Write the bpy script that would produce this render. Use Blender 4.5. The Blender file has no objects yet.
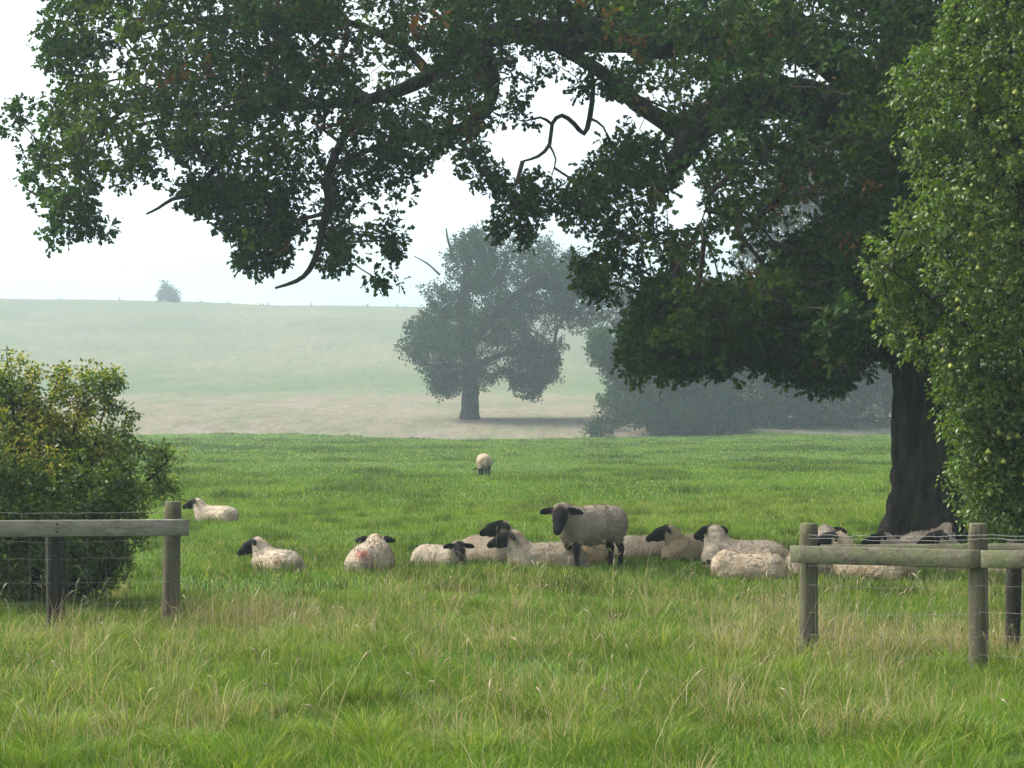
import bpy, math, random
import numpy as np
from mathutils import Vector
RS = np.random.RandomState(11)
F = 2275.0; HZ = 405.0; CH = 2.0          # focal length in px, horizon row, eye height
scene = bpy.context.scene
C = scene.collection
PI = math.pi

def at(px, py, D):
    return np.array([(px-512.0)*D/F, D, CH+(HZ-py)*D/F])

# ------------------------------------------------------------------ noise
def _h(ix, iy, iz, seed):
    n = (ix*374761393 + iy*668265263 + iz*1274126177 + seed*974634777) & 0xFFFFFFFF
    n = ((n ^ (n >> 13))*1274126177) & 0xFFFFFFFF
    n = ((n ^ (n >> 16))*2246822519) & 0xFFFFFFFF
    return ((n ^ (n >> 15)) & 0xFFFF)/65535.0
def vnoise3(p, seed=0):
    ip = np.floor(p).astype(np.int64); f = p-ip; f = f*f*(3-2*f)
    r = 0
    for dx in (0, 1):
        wx = f[..., 0] if dx else 1-f[..., 0]
        for dy in (0, 1):
            wy = f[..., 1] if dy else 1-f[..., 1]
            for dz in (0, 1):
                wz = f[..., 2] if dz else 1-f[..., 2]
                r = r + wx*wy*wz*_h(ip[..., 0]+dx, ip[..., 1]+dy, ip[..., 2]+dz, seed)
    return r
def vnoise2(x, y, seed=0):
    ix = np.floor(x).astype(np.int64); iy = np.floor(y).astype(np.int64)
    fx = x-ix; fy = y-iy; fx = fx*fx*(3-2*fx); fy = fy*fy*(3-2*fy)
    z = np.zeros_like(ix)
    return ((1-fx)*(1-fy)*_h(ix, iy, z, seed)+fx*(1-fy)*_h(ix+1, iy, z, seed)
            + (1-fx)*fy*_h(ix, iy+1, z, seed)+fx*fy*_h(ix+1, iy+1, z, seed))

# ------------------------------------------------------------------ mesh helpers
def link(name, me, mats, parent=None):
    o = bpy.data.objects.new(name, me); C.objects.link(o)
    for m in (mats if isinstance(mats, (list, tuple)) else [mats]): me.materials.append(m)
    if parent is not None: o.parent = parent
    return o
def np_mesh(name, V, Fc, mat, parent=None, col=None, smooth=False):
    """V (n,3); Fc (m,k) all faces with k corners, or list of such arrays"""
    V = np.asarray(V, dtype=np.float32)
    Fs = Fc if isinstance(Fc, list) else [Fc]
    if parent is not None: V = V-np.array(parent.location, dtype=np.float32)
    me = bpy.data.meshes.new(name)
    me.vertices.add(len(V)); me.vertices.foreach_set('co', V.ravel())
    nl = sum(f.size for f in Fs); nf = sum(len(f) for f in Fs)
    me.loops.add(nl); me.polygons.add(nf)
    me.loops.foreach_set('vertex_index', np.concatenate([f.ravel() for f in Fs]).astype(np.int32))
    tot = np.concatenate([np.full(len(f), f.shape[1]) for f in Fs]).astype(np.int32)
    st = np.zeros(nf, np.int32); st[1:] = np.cumsum(tot)[:-1]
    me.polygons.foreach_set('loop_start', st)
    if smooth: me.polygons.foreach_set('use_smooth', np.ones(nf, bool))
    me.update(calc_edges=True)
    if col is not None:
        a = me.color_attributes.new('Col', 'FLOAT_COLOR', 'POINT')
        cc = np.ones((len(V), 4), np.float32); cc[:, :3] = col
        a.data.foreach_set('color', cc.ravel())
    return link(name, me, mat, parent)
def empty(name, loc):
    o = bpy.data.objects.new(name, None); C.objects.link(o); o.location = [float(v) for v in loc]
    o.empty_display_size = .3
    return o
def tag(o, label=None, cat=None, group=None, kind=None):
    if label: o['label'] = label
    if cat: o['category'] = cat
    if group: o['group'] = group
    if kind: o['kind'] = kind
    return o
def merge(parts):
    Vs, Fs, n = [], [], 0
    for v, f in parts:
        Vs.append(v); Fs.append(f+n); n += len(v)
    return np.concatenate(Vs), np.concatenate(Fs)
def unit(a):
    return a/np.maximum(np.linalg.norm(a, axis=-1, keepdims=True), 1e-9)
def tubes(A, B, ra, rb, sides=4):
    """independent tapered prisms from A to B, vectorised"""
    d = unit(B-A); up = np.where(np.abs(d[:, 2:3]) > .9, [[1., 0, 0]], [[0., 0, 1]])
    u = unit(np.cross(d, up)); w = np.cross(d, u); n = len(A)
    ang = np.arange(sides)*2*PI/sides
    ring = np.cos(ang)[None, :, None]*u[:, None]+np.sin(ang)[None, :, None]*w[:, None]
    V = np.concatenate([A[:, None]+ring*ra[:, None, None], B[:, None]+ring*rb[:, None, None]], 1).reshape(-1, 3)
    k = np.arange(sides); k2 = (k+1) % sides
    q = np.stack([k, k2, k2+sides, k+sides], 1)
    Fq = (q[None]+(np.arange(n)*2*sides)[:, None, None]).reshape(-1, 4)
    return V, Fq
def spline(P, R, step):
    """Catmull-Rom resample of a polyline with radii"""
    P = np.asarray(P, float); R = np.asarray(R, float)
    Pe = np.vstack([2*P[0]-P[1], P, 2*P[-1]-P[-2]]); out = []; rr = []
    for i in range(1, len(Pe)-2):
        n = max(2, int(np.linalg.norm(Pe[i+1]-Pe[i])/step))
        t = (np.arange(n)/n)[:, None]
        p0, p1, p2, p3 = Pe[i-1:i+3]
        out.append(.5*(2*p1+(p2-p0)*t+(2*p0-5*p1+4*p2-p3)*t**2+(3*p1-p0-3*p2+p3)*t**3))
        rr.append(R[i-1]+(R[i]-R[i-1])*t[:, 0])
    out.append(P[-1:]); rr.append(R[-1:])
    return np.vstack(out), np.concatenate(rr)
def tube(P, R, sides=10, rough=0.0, seed=0, cap=True, fis=0):
    P = np.asarray(P, float); n = len(P)
    T = unit(np.gradient(P, axis=0)); ref = np.array([0, 1., 0]) if abs(T[0][1]) < .8 else np.array([1., 0, 0])
    u = unit(np.cross(T, ref[None])); w = np.cross(T, u)
    ang = np.arange(sides)*2*PI/sides
    ring = np.cos(ang)[None, :, None]*u[:, None]+np.sin(ang)[None, :, None]*w[:, None]
    rad = np.repeat(np.asarray(R)[:, None], sides, 1)
    if rough:
        q = P[:, None]+ring*rad[..., None]
        rad = rad*(1+rough*(vnoise3(q*3.1, seed)-.5)*2+rough*.6*(vnoise3(q*9, seed+1)-.5)*2)
    V = (P[:, None]+ring*rad[..., None]).reshape(-1, 3)
    k = np.arange(sides); k2 = (k+1) % sides
    q = np.stack([k, k2, k2+sides, k+sides], 1)
    Fq = (q[None]+(np.arange(n-1)*sides)[:, None, None]).reshape(-1, 4)
    if cap:
        V = np.vstack([V, P[:1], P[-1:]]); b = n*sides
        c0 = np.stack([k2, k, np.full(sides, b), np.full(sides, b)], 1)[:, :4]
        c1 = np.stack([k+(n-1)*sides, k2+(n-1)*sides, np.full(sides, b+1), np.full(sides, b+1)], 1)
        # degenerate quads avoided: use the centre with the half way vertices
        c0 = np.stack([k[::2], np.full(len(k[::2]), b), k[::2][np.r_[1:len(k[::2]), 0]], k2[::2]], 1)
        c1 = np.stack([k[::2], k2[::2], k[::2][np.r_[1:len(k[::2]), 0]], np.full(len(k[::2]), b+1)], 1)
        c1[:, :3] += (n-1)*sides
        Fq = np.vstack([Fq, c0, c1])
    return V, Fq
def box(c, size, rot=0.0, tilt=0.0, bev=.006):
    """bevelled box as (V, F quads): a chamfered prism along x"""
    lx, ly, lz = [s/2 for s in size]; b = bev
    prof = [(-ly+b, -lz), (ly-b, -lz), (ly, -lz+b), (ly, lz-b), (ly-b, lz), (-ly+b, lz), (-ly, lz-b), (-ly, -lz+b)]
    n = 14; V = []
    xs = np.linspace(-lx, lx, n)
    for i, x in enumerate(xs):
        s = 1.0
        for (y, z) in prof: V.append((x, y, z))
    V = np.array(V); k = np.arange(8); k2 = (k+1) % 8
    Fq = (np.stack([k, k2, k2+8, k+8], 1)[None]+(np.arange(n-1)*8)[:, None, None]).reshape(-1, 4)
    e = (n-1)*8
    caps = np.array([[1, 0, 7, 2], [2, 7, 6, 3], [3, 6, 5, 4], [e+0, e+1, e+2, e+7], [e+7, e+2, e+3, e+6], [e+6, e+3, e+4, e+5]])
    Fq = np.vstack([Fq, caps])
    V[:, 1:] += (vnoise3(V*np.array([2.2, 30, 30])+5, 3)[:, None]-.5)*.006
    ct, st = math.cos(tilt), math.sin(tilt); x = V[:, 0]*ct-V[:, 2]*st; z = V[:, 0]*st+V[:, 2]*ct
    cr, sr = math.cos(rot), math.sin(rot)
    V = np.stack([x*cr-V[:, 1]*sr, x*sr+V[:, 1]*cr, z], 1)+np.asarray(c)
    return V, Fq

# ------------------------------------------------------------------ materials
def mat(name):
    m = bpy.data.materials.new(name); m.use_nodes = True; m.node_tree.nodes.clear()
    return m, m.node_tree.nodes, m.node_tree.links
def out(nt, sh):
    o = nt.nodes.new('ShaderNodeOutputMaterial'); nt.links.new(sh, o.inputs['Surface']); return o
def leafmat(name, transl=.35, gloss=.04, rough=.4):
    m, N, L = mat(name)
    a = N.new('ShaderNodeAttribute'); a.attribute_name = 'Col'
    d = N.new('ShaderNodeBsdfDiffuse'); t = N.new('ShaderNodeBsdfTranslucent'); g = N.new('ShaderNodeBsdfGlossy')
    g.inputs['Roughness'].default_value = rough
    hs = N.new('ShaderNodeMix'); hs.data_type = 'RGBA'; hs.blend_type = 'MULTIPLY'; hs.inputs['Factor'].default_value = 1
    hs.inputs[7].default_value = (1.25, 1.25, .55, 1)
    L.new(a.outputs['Color'], hs.inputs[6])
    L.new(a.outputs['Color'], d.inputs['Color']); L.new(hs.outputs[2], t.inputs['Color'])
    mx = N.new('ShaderNodeMixShader'); mx.inputs[0].default_value = transl
    L.new(d.outputs[0], mx.inputs[1]); L.new(t.outputs[0], mx.inputs[2])
    m2 = N.new('ShaderNodeMixShader'); m2.inputs[0].default_value = gloss
    L.new(mx.outputs[0], m2.inputs[1]); L.new(g.outputs[0], m2.inputs[2])
    out(m.node_tree, m2.outputs[0]); return m
def noise(N, L, co, scale, detail=4, rough=.55, stretch=None):
    n = N.new('ShaderNodeTexNoise'); n.inputs['Scale'].default_value = scale
    n.inputs['Detail'].default_value = detail; n.inputs['Roughness'].default_value = rough
    if stretch is not None:
        mp = N.new('ShaderNodeMapping'); mp.inputs['Scale'].default_value = stretch
        L.new(co, mp.inputs['Vector']); co = mp.outputs[0]
    L.new(co, n.inputs['Vector']); return n.outputs['Fac']
def ramp(N, L, fac, stops):
    r = N.new('ShaderNodeValToRGB'); e = r.color_ramp.elements
    while len(e) < len(stops): e.new(.5)
    for k, (p, c) in enumerate(stops): e[k].position = p; e[k].color = (*c, 1)
    L.new(fac, r.inputs['Fac']); return r.outputs['Color']
def mixc(N, L, fac, a, b, mode='MIX'):
    m = N.new('ShaderNodeMix'); m.data_type = 'RGBA'; m.blend_type = mode
    if isinstance(fac, float): m.inputs['Factor'].default_value = fac
    else: L.new(fac, m.inputs['Factor'])
    for sock, v in ((6, a), (7, b)):
        if isinstance(v, tuple): m.inputs[sock].default_value = (*v, 1)
        else: L.new(v, m.inputs[sock])
    return m.outputs[2]
def maprange(N, L, v, a, b, c=0., d=1.):
    n = N.new('ShaderNodeMapRange'); n.clamp = True
    L.new(v, n.inputs[0])
    for i, q in enumerate((a, b, c, d)): n.inputs[i+1].default_value = q
    return n.outputs[0]
def bump(N, L, h, strength, dist):
    b = N.new('ShaderNodeBump'); b.inputs['Strength'].default_value = strength; b.inputs['Distance'].default_value = dist
    L.new(h, b.inputs['Height']); return b.outputs[0]
def principled(N, L, col, rough, normal=None, spec=.25):
    p = N.new('ShaderNodeBsdfPrincipled'); p.inputs['Roughness'].default_value = rough
    p.inputs['Specular IOR Level'].default_value = spec
    if isinstance(col, tuple): p.inputs['Base Color'].default_value = (*col, 1)
    else: L.new(col, p.inputs['Base Color'])
    if normal is not None: L.new(normal, p.inputs['Normal'])
    return p.outputs[0]

M = {}
M['oak_leaf'] = leafmat('oak leaves', .36, .010, .5)
M['far_leaf'] = leafmat('far leaves', .25, .0, .5)
M['pear_leaf'] = leafmat('pear leaves', .40, .035, .4)
M['bush_leaf'] = leafmat('bush leaves', .38, .03, .45)
M['grass'] = leafmat('grass blades', .40, .012, .5)
M['straw'] = leafmat('straw stems', .25, .03, .5)

m, N, L = mat('bark'); tc = N.new('ShaderNodeTexCoord').outputs['Object']
n1 = noise(N, L, tc, 7, 6, .65, (1, 1, .22)); n2 = noise(N, L, tc, 1.6, 4, .6); n3 = noise(N, L, tc, 26, 4, .7, (1, 1, .4))
c = ramp(N, L, n1, [(.36, (.006, .005, .004)), (.5, (.026, .022, .017)), (.68, (.062, .054, .042))])
c = mixc(N, L, maprange(N, L, n2, .45, .68, 0, .55), c, (.038, .046, .02))
out(m.node_tree, principled(N, L, c, .95, bump(N, L, n1, 1.0, .09), .1)); M['bark'] = m

m, N, L = mat('twig bark'); tc = N.new('ShaderNodeTexCoord').outputs['Object']
c = ramp(N, L, noise(N, L, tc, 14, 3, .6, (1, 1, .4)), [(.3, (.035, .028, .022)), (.7, (.11, .09, .07))])
out(m.node_tree, principled(N, L, c, .9, None, .1)); M['twig'] = m

def woodmat(name, c0, c1, moss, mossamt, stretch):
    m, N, L = mat(name); tc = N.new('ShaderNodeTexCoord').outputs['Object']
    g = noise(N, L, tc, 22, 6, .7, stretch); b = noise(N, L, tc, 5.5, 5, .65); s = noise(N, L, tc, 60, 3, .7)
    c = ramp(N, L, g, [(.28, tuple(.45*v for v in c0)), (.45, c0), (.75, c1)])
    c = mixc(N, L, maprange(N, L, b, .42, .62, 0, mossamt), c, moss)
    c = mixc(N, L, maprange(N, L, s, .60, .72, 0, .55), c, (.30, .32, .27))
    c = mixc(N, L, maprange(N, L, s, .28, .40, .45, 0), c, (.03, .026, .02))
    out(m.node_tree, principled(N, L, c, .9, bump(N, L, g, .8, .012), .12)); return m
M['rail_wood'] = woodmat('weathered rail wood', (.095, .085, .062), (.18, .165, .125), (.105, .13, .05), .65, (.08, 1, 1))
M['grey_rail'] = woodmat('silvery rail wood', (.20, .18, .145), (.34, .32, .27), (.16, .17, .10), .35, (.08, 1, 1))
M['post_wood'] = woodmat('weathered post wood', (.08, .068, .05), (.17, .145, .105), (.10, .12, .042), .6, (1, 1, .08))
M['dark_shade_post'] = woodmat('dark shade-toned post wood', (.022, .019, .016), (.045, .04, .032), (.032, .04, .02), .4, (1, 1, .08))  # bush shade on left post put into the colour; thin post, nails share it
m, N, L = mat('galvanised wire'); p = principled(N, L, (.20, .20, .19), .65, None, .3); p.node.inputs['Metallic'].default_value = .3
out(m.node_tree, p); M['wire'] = m

m, N, L = mat('sheep coat'); a = N.new('ShaderNodeAttribute'); a.attribute_name = 'Col'; tc = N.new('ShaderNodeTexCoord').outputs['Object']
n1 = noise(N, L, tc, 38, 5, .7); n2 = noise(N, L, tc, 6, 3, .6)
c = mixc(N, L, maprange(N, L, n1, .35, .65, .55, 0), a.outputs['Color'], (.72, .66, .58), 'MULTIPLY')
c = mixc(N, L, maprange(N, L, n2, .45, .7, 0, .6), c, (.86, .76, .63), 'MULTIPLY')
p = principled(N, L, c, .9, bump(N, L, n1, .9, .03), .12)

out(m.node_tree, p); M['sheep'] = m

m, N, L = mat('pear skin'); tc = N.new('ShaderNodeTexCoord').outputs['Object']
c = ramp(N, L, noise(N, L, tc, 20, 3), [(.3, (.15, .19, .022)), (.7, (.25, .26, .032))])
out(m.node_tree, principled(N, L, c, .4, None, .4)); M['pear'] = m

# ------------------------------------------------------------------ terrain
HD = np.array([140, 147, 150, 156, 165, 200, 230, 260, 300, 335, 370, 410, 450, 475, 520, 600, 700.])
HHz = np.array([-1.5, -.45, -.18, .35, 1.0, 1.9, 2.6, 3.4, 6.4, 9.7, 13.3, 17.3, 20.7, 21.9, 22.4, 20, 10.])
_ys = np.linspace(130, 710, 1161); _zs = np.interp(_ys, HD, HHz)
_k = np.exp(-np.linspace(-2, 2, 17)**2); _k /= _k.sum()
_zs = np.convolve(np.pad(_zs, 8, mode='edge'), _k, 'valid')
def z_hill(x, y):
    b = np.interp(y, _ys, _zs)
    fac = 1-.11*np.clip(x/101., -1.6, 1.6)*np.clip((y-250)/150, 0, 1)
    return b*fac+(vnoise2(x*.06, y*.06, 5)-.5)*.5*np.clip((y-170)/80, 0, 1)
def z_pasture(x, y):
    z = (vnoise2(x*.5, y*.5, 1)-.5)*.07+(vnoise2(x*.13, y*.13, 2)-.5)*.16*np.clip((y-30)/40, .25, 1)
    z = z+(vnoise2(x*.05+9, y*.0+3, 8)-.5)*.5*np.clip((y-110)/35, 0, 1)+(vnoise2(x*.25, y*.2, 12)-.5)*.12*np.clip((y-45)/20, 0, 1)
    return z-np.clip(y-146.5, 0, None)*.15
def gz(x, y):
    return float(z_pasture(np.array([float(x)]), np.array([float(y)]))[0])
def sheet(name, ys, half, zf, material, nx, label):
    X = np.linspace(-1, 1, nx)[None]*half(ys)[:, None]; Y = np.repeat(ys[:, None], nx, 1)
    V = np.stack([X, Y, zf(X, Y)], -1).reshape(-1, 3)
    i = np.arange(len(ys)-1)[:, None]*nx+np.arange(nx-1)[None]
    Fq = np.stack([i, i+1, i+1+nx, i+nx], -1).reshape(-1, 4)
    o = np_mesh(name, V, Fq, material, None, None, True); tag(o, label, name.replace('_', ' '), None, 'structure')
    return o
# pasture soil / thatch colour under the blades
m, N, L = mat('pasture turf'); tc = N.new('ShaderNodeTexCoord').outputs['Object']
a = noise(N, L, tc, .55, 6, .65); b = noise(N, L, tc, 9, 4, .7); c3 = noise(N, L, tc, .12, 3)
c = ramp(N, L, a, [(.32, (.045, .085, .02)), (.5, (.07, .135, .028)), (.7, (.10, .165, .04))])
c = mixc(N, L, maprange(N, L, b, .4, .7, 0, .5), c, (.035, .055, .016))
c = mixc(N, L, maprange(N, L, c3, .5, .7, 0, .3), c, (.14, .17, .06))
out(m.node_tree, principled(N, L, c, .95, bump(N, L, b, .7, .05), .05)); M['turf'] = m
m, N, L = mat('hill grassland'); tc = N.new('ShaderNodeTexCoord').outputs['Object']
sp = N.new('ShaderNodeSeparateXYZ'); L.new(tc, sp.inputs[0])
wob = noise(N, L, tc, .03, 4, .6)
ad = N.new('ShaderNodeMath'); ad.operation = 'MULTIPLY_ADD'; L.new(wob, ad.inputs[0]); ad.inputs[1].default_value = 46; L.new(sp.outputs['Y'], ad.inputs[2])
yn = maprange(N, L, ad.outputs[0], 150, 550)
c = ramp(N, L, yn, [(.0, (.18, .155, .125)), (.27, (.175, .148, .115)), (.325, (.085, .118, .062)), (.42, (.082, .112, .058)), (.52, (.105, .114, .078)), (1., (.096, .104, .072))])
st = noise(N, L, tc, .22, 7, .75, (1., .22, 1)); st2 = noise(N, L, tc, 1.1, 5, .75, (1., .16, 1)); st3 = noise(N, L, tc, .05, 5, .65, (.7, .4, 1))
c = mixc(N, L, maprange(N, L, st, .38, .64, 0, .75), c, (.09, .12, .05))
c = mixc(N, L, maprange(N, L, st3, .45, .65, 0, .45), c, (.20, .175, .115))
c = mixc(N, L, maprange(N, L, st2, .46, .62, 0, .42), c, (.06, .065, .035))
out(m.node_tree, principled(N, L, c, 1., bump(N, L, st, .6, .8), .0)); M['hill'] = m
m, N, L = mat('distant woods'); tc = N.new('ShaderNodeTexCoord').outputs['Object']
c = ramp(N, L, noise(N, L, tc, .012, 5), [(.35, (.04, .06, .03)), (.65, (.10, .13, .06))])
out(m.node_tree, principled(N, L, c, 1., None, 0.)); M['far'] = m

sheet('pasture', np.concatenate([np.linspace(-40, 8, 25), np.linspace(9, 60, 205), np.linspace(60.5, 153, 186)]),
      lambda y: np.maximum(24, 24+y*.42), z_pasture, M['turf'], 161, 'green grazed pasture running from the fence to the far edge')
sheet('hillside', np.concatenate([np.linspace(145, 300, 150), np.linspace(302, 700, 160)]),
      lambda y: 60+y*.42, z_hill, M['hill'], 180, 'pale hazy hillside of straw and green grass beyond the pasture')
def z_far(x, y):
    b = np.interp(y, [650, 900, 1300, 1800, 2000, 2300], [4, 0, 20, 120, 158, 140])
    return b*(1+.10*(vnoise2(x*.004+4, y*.001, 3)-.5)-.02*np.clip(x/300, -1, 1.5))+(vnoise2(x*.03, y*.03, 4)-.5)*5
sheet('distant_hill', np.linspace(650, 2300, 80), lambda y: 150+y*.40, z_far, M['far'], 160, 'far ridge almost lost in white haze behind the hillside')

# ------------------------------------------------------------------ grass
def blades(name, P, h, w, lean, colb, colt, material, seg, label, cat, la=None):
    n = len(P)
    ya = RS.uniform(0, 2*PI, n)
    if la is None: la = RS.uniform(0, 2*PI, n)
    side = np.stack([np.cos(ya), np.sin(ya), np.zeros(n)], 1)
    ld = np.stack([np.cos(la), np.sin(la), np.zeros(n)], 1)
    V = np.empty((n, 2*seg+1, 3), np.float32); col = np.empty((n, 2*seg+1, 3), np.float32)
    for k in range(seg+1):
        t = k/seg
        cen = P+ld*(lean*h*t**1.8)[:, None]; cen[:, 2] += h*(t-.35*np.minimum(lean, 1.4)*t**3)
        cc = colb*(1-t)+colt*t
        if k < seg:
            ww = (w*.5*(1-.75*t**1.6))[:, None]
            V[:, 2*k] = cen-side*ww; V[:, 2*k+1] = cen+side*ww
            col[:, 2*k] = cc; col[:, 2*k+1] = cc
        else:
            V[:, 2*k] = cen; col[:, 2*k] = cc
    tr = []
    for k in range(seg-1): tr += [[2*k, 2*k+1, 2*k+3], [2*k, 2*k+3, 2*k+2]]
    tr.append([2*seg-2, 2*seg-1, 2*seg])
    Ft = (np.array(tr)[None]+(np.arange(n)*(2*seg+1))[:, None, None]).reshape(-1, 3)
    o = np_mesh(name, V.reshape(-1, 3), Ft, material, None, col.reshape(-1, 3))
    tag(o, label, cat, None, 'stuff'); return o
def scatter(d0, d1, n, wide=.34, pow_=1.0):
    """points spread evenly over the ground wedge seen (with a margin)"""
    u = RS.uniform(0, 1, n); D = np.sqrt(d0*d0+u*(d1*d1-d0*d0)) if pow_ == 1 else d0*(d1/d0)**u
    X = RS.uniform(-1, 1, n)*(wide*D+(1.6 if d0 < 20 else .8))
    return X, D
G0 = np.array([.046, .102, .012]); G1 = np.array([.135, .25, .022]); G2 = np.array([.235, .31, .05]); ST = np.array([.46, .38, .22]); BR = np.array([.20, .145, .08])
def gcol(n, X, D, straw, yel=.0):
    r = RS.uniform(0, 1, (n, 1)); pn = vnoise2(X*.9, D*.9, 21)[:, None]; pl = vnoise2(X*.16, D*.1, 22)[:, None]
    t = np.clip(.25+.5*r+.7*(pn-.5)+.5*(pl-.5)+yel, 0, 1)
    tip = G0*(1-t)+G1*t
    s2 = (RS.uniform(0, 1, (n, 1)) < .16+.25*pl); tip = np.where(s2, G2*(.7+.5*r), tip)
    isst = RS.uniform(0, 1, n) < straw
    stc = ST*(.6+.6*RS.uniform(0, 1, (n, 1))); brm = RS.uniform(0, 1, (n, 1)) < .3
    stc = np.where(brm, BR*(.7+.6*r), stc)
    tip = np.where(isst[:, None], stc, tip)
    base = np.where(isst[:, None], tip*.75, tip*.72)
    return base, tip
# where the dry straw gathers (column px, ground row px, radius m, strength)
HOT = [(250, 628, .85, .5), (330, 640, 1.0, .22), (520, 645, .7, .42), (600, 700, .7, .25), (880, 650, 1.0, .6), (250, 720, .4, .3), (420, 735, .4, .3), (860, 735, .5, .3), (560, 740, .4, .25), (1000, 650, .7, .6), (100, 660, 1.1, .3), (180, 720, .6, .3),
       (740, 720, .8, .3), (450, 615, .9, .10), (780, 660, .6, .3), (640, 620, .8, .08), (30, 700, .6, .3), (480, 700, .5, .2), (690, 650, .8, .25)]
def strawf(X, D):
    s = .04+.30*np.clip((vnoise2(X*.8, D*.8, 31)-.5)*2.4, 0, 1)
    for px, py, r, a in HOT:
        d = CH*F/(py-HZ); x = (px-512)*d/F
        s = s+a*np.exp(-((X-x)**2+((D-d)*.8)**2)/(r*r))
    return np.clip(s, 0, .8)
# long grass of the foreground
n = 400000; X, D = scatter(11.2, 24.5, n)
Z = z_pasture(X, D); tn = vnoise2(X*1.5, D*1.5, 41); tn2 = vnoise2(X*4, D*4, 42)
keep = RS.uniform(0, 1, n) < .35+.9*tn*tn2*1.6+.2
X, D, Z, tn, tn2 = [a[keep] for a in (X, D, Z, tn, tn2)]; n = len(X)
s = strawf(X, D); cb, ct = gcol(n, X, D, s*.55, .12)
fade = np.clip((24.5-D)/6, 0, 1)
h = (.045+.085*tn+.09*tn2**2+.04*s)*(.6+.8*RS.uniform(0, 1, n))*(.55+.45*fade)
la = RS.uniform(0, 2*PI, n); lean = RS.uniform(.1, 1.1, n); wd = RS.uniform(.003, .0062, n)
# tussocks: blades fanning out of one crown
nt = 2800; tx, td = scatter(11.6, 25, nt); big = RS.uniform(0, 1, nt)**2.2; tk = vnoise2(tx*.7, td*.7, 43) > .36; tx, td, big = tx[tk], td[tk], big[tk]; nt = len(tx)
nb = (40+110*big).astype(int); ti = np.repeat(np.arange(nt), nb); m_ = len(ti)
ta = RS.uniform(0, 2*PI, m_); tr_ = np.sqrt(RS.uniform(0, 1, m_))*(.05+.10*big[ti])
X2 = tx[ti]+np.cos(ta)*tr_; D2 = td[ti]+np.sin(ta)*tr_; Z2 = z_pasture(X2, D2)
cb2, ct2 = gcol(m_, np.repeat(tx, nb)*3, np.repeat(td, nb)*3, strawf(X2, D2)*.35, .05)
tv = (.75+.5*RS.uniform(0, 1, nt))[ti][:, None]; cb2 = cb2*tv*.85; ct2 = ct2*tv
h2 = (.11+.19*big[ti])*(.5+.75*RS.uniform(0, 1, m_))*np.clip(.6+(25-D2)/14, .6, 1)
X, D, Z, h, la = np.r_[X, X2], np.r_[D, D2], np.r_[Z, Z2], np.r_[h, h2], np.r_[la, ta+RS.normal(size=m_)*.5]
lean = np.r_[lean, RS.uniform(.35, 1.25, m_)]; wd = np.r_[wd, RS.uniform(.0035, .0068, m_)]; cb = np.vstack([cb, cb2]); ct = np.vstack([ct, ct2])
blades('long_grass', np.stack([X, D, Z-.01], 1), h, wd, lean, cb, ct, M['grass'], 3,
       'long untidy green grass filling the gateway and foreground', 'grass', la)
# dry bents and seed stalks
n = 90000; X, D = scatter(11.4, 25, n); s = strawf(X, D); k = RS.uniform(0, 1, n) < s*.45
X, D, s = X[k], D[k], s[k]; n = len(X)
cs = ST*(.55+.75*RS.uniform(0, 1, (n, 1))); cs = np.where(RS.uniform(0, 1, (n, 1)) < .3, np.array([.26, .19, .12]), cs)
h = RS.uniform(.18, .42, n)*(.75+.6*s); la = RS.uniform(0, 2*PI, n)
nt = 1500; tx, td = scatter(11.6, 24.5, nt); sf = strawf(tx, td); tk = RS.uniform(0, 1, nt) < sf*.95; tx, td, sf = tx[tk], td[tk], sf[tk]; nt = len(tx)
nb = RS.randint(14, 50, nt); ti = np.repeat(np.arange(nt), nb); m_ = len(ti); ta = RS.uniform(0, 2*PI, m_); tr_ = np.sqrt(RS.uniform(0, 1, m_))*.11
X2 = tx[ti]+np.cos(ta)*tr_; D2 = td[ti]+np.sin(ta)*tr_
c2 = ST*(.5+.8*RS.uniform(0, 1, (m_, 1))); c2 = np.where(RS.uniform(0, 1, (m_, 1)) < .35, np.array([.25, .185, .12]), c2)
h2 = (.20+.34*RS.uniform(0, 1, nt)**1.5)[ti]*(.45+.75*RS.uniform(0, 1, m_)); wind = RS.uniform(-.6, .6, nt)[ti]
X, D = np.r_[X, X2], np.r_[D, D2]; h = np.r_[h, h2]; cs = np.vstack([cs, c2]); la = np.r_[la, ta+wind]; n = len(X)
blades('dry_grass', np.stack([X, D, z_pasture(X, D)-.01], 1), h, RS.uniform(.0018, .0045, n), RS.uniform(.05, 1.0, n)**1.3, cs*.9, cs, M['straw'], 4,
       'dry straw coloured grass stems tangled round the fence and gateway', 'dry grass', la)
# single seed stalks with drooping heads
n = 1500; X, D = scatter(11.6, 26, n); sf = strawf(X, D); k = RS.uniform(0, 1, n) < .22+sf*1.0; X, D = X[k], D[k]; n = len(X)
hh = RS.uniform(.32, .72, n); la = RS.uniform(0, 2*PI, n); ln = RS.uniform(.05, .5, n); ld = np.stack([np.cos(la), np.sin(la), la*0], 1)
B0 = np.stack([X, D, z_pasture(X, D)-.01], 1); pts = [B0+ld*(ln*hh*t**2)[:, None]+np.array([0, 0, 1.])*(hh*t*(1-.12*t*ln))[:, None] for t in (0, .33, .66, .9, 1.0)]
sg = [tubes(pts[i], pts[i+1], np.full(n, .0016-.0002*i), np.full(n, .0015-.0002*i), 3) for i in range(3)]
sg += [tubes(pts[3], (pts[3]+pts[4])/2+ld*.006, np.full(n, .0015), RS.uniform(.004, .0075, n), 5), tubes((pts[3]+pts[4])/2+ld*.006, pts[4]+ld*.02-[0, 0, .012], RS.uniform(.004, .0075, n), np.full(n, .001), 5)]
V, Fq = merge(sg); cs = np.array([.50, .42, .26])*RS.uniform(.6, 1.15, (n, 1))
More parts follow.
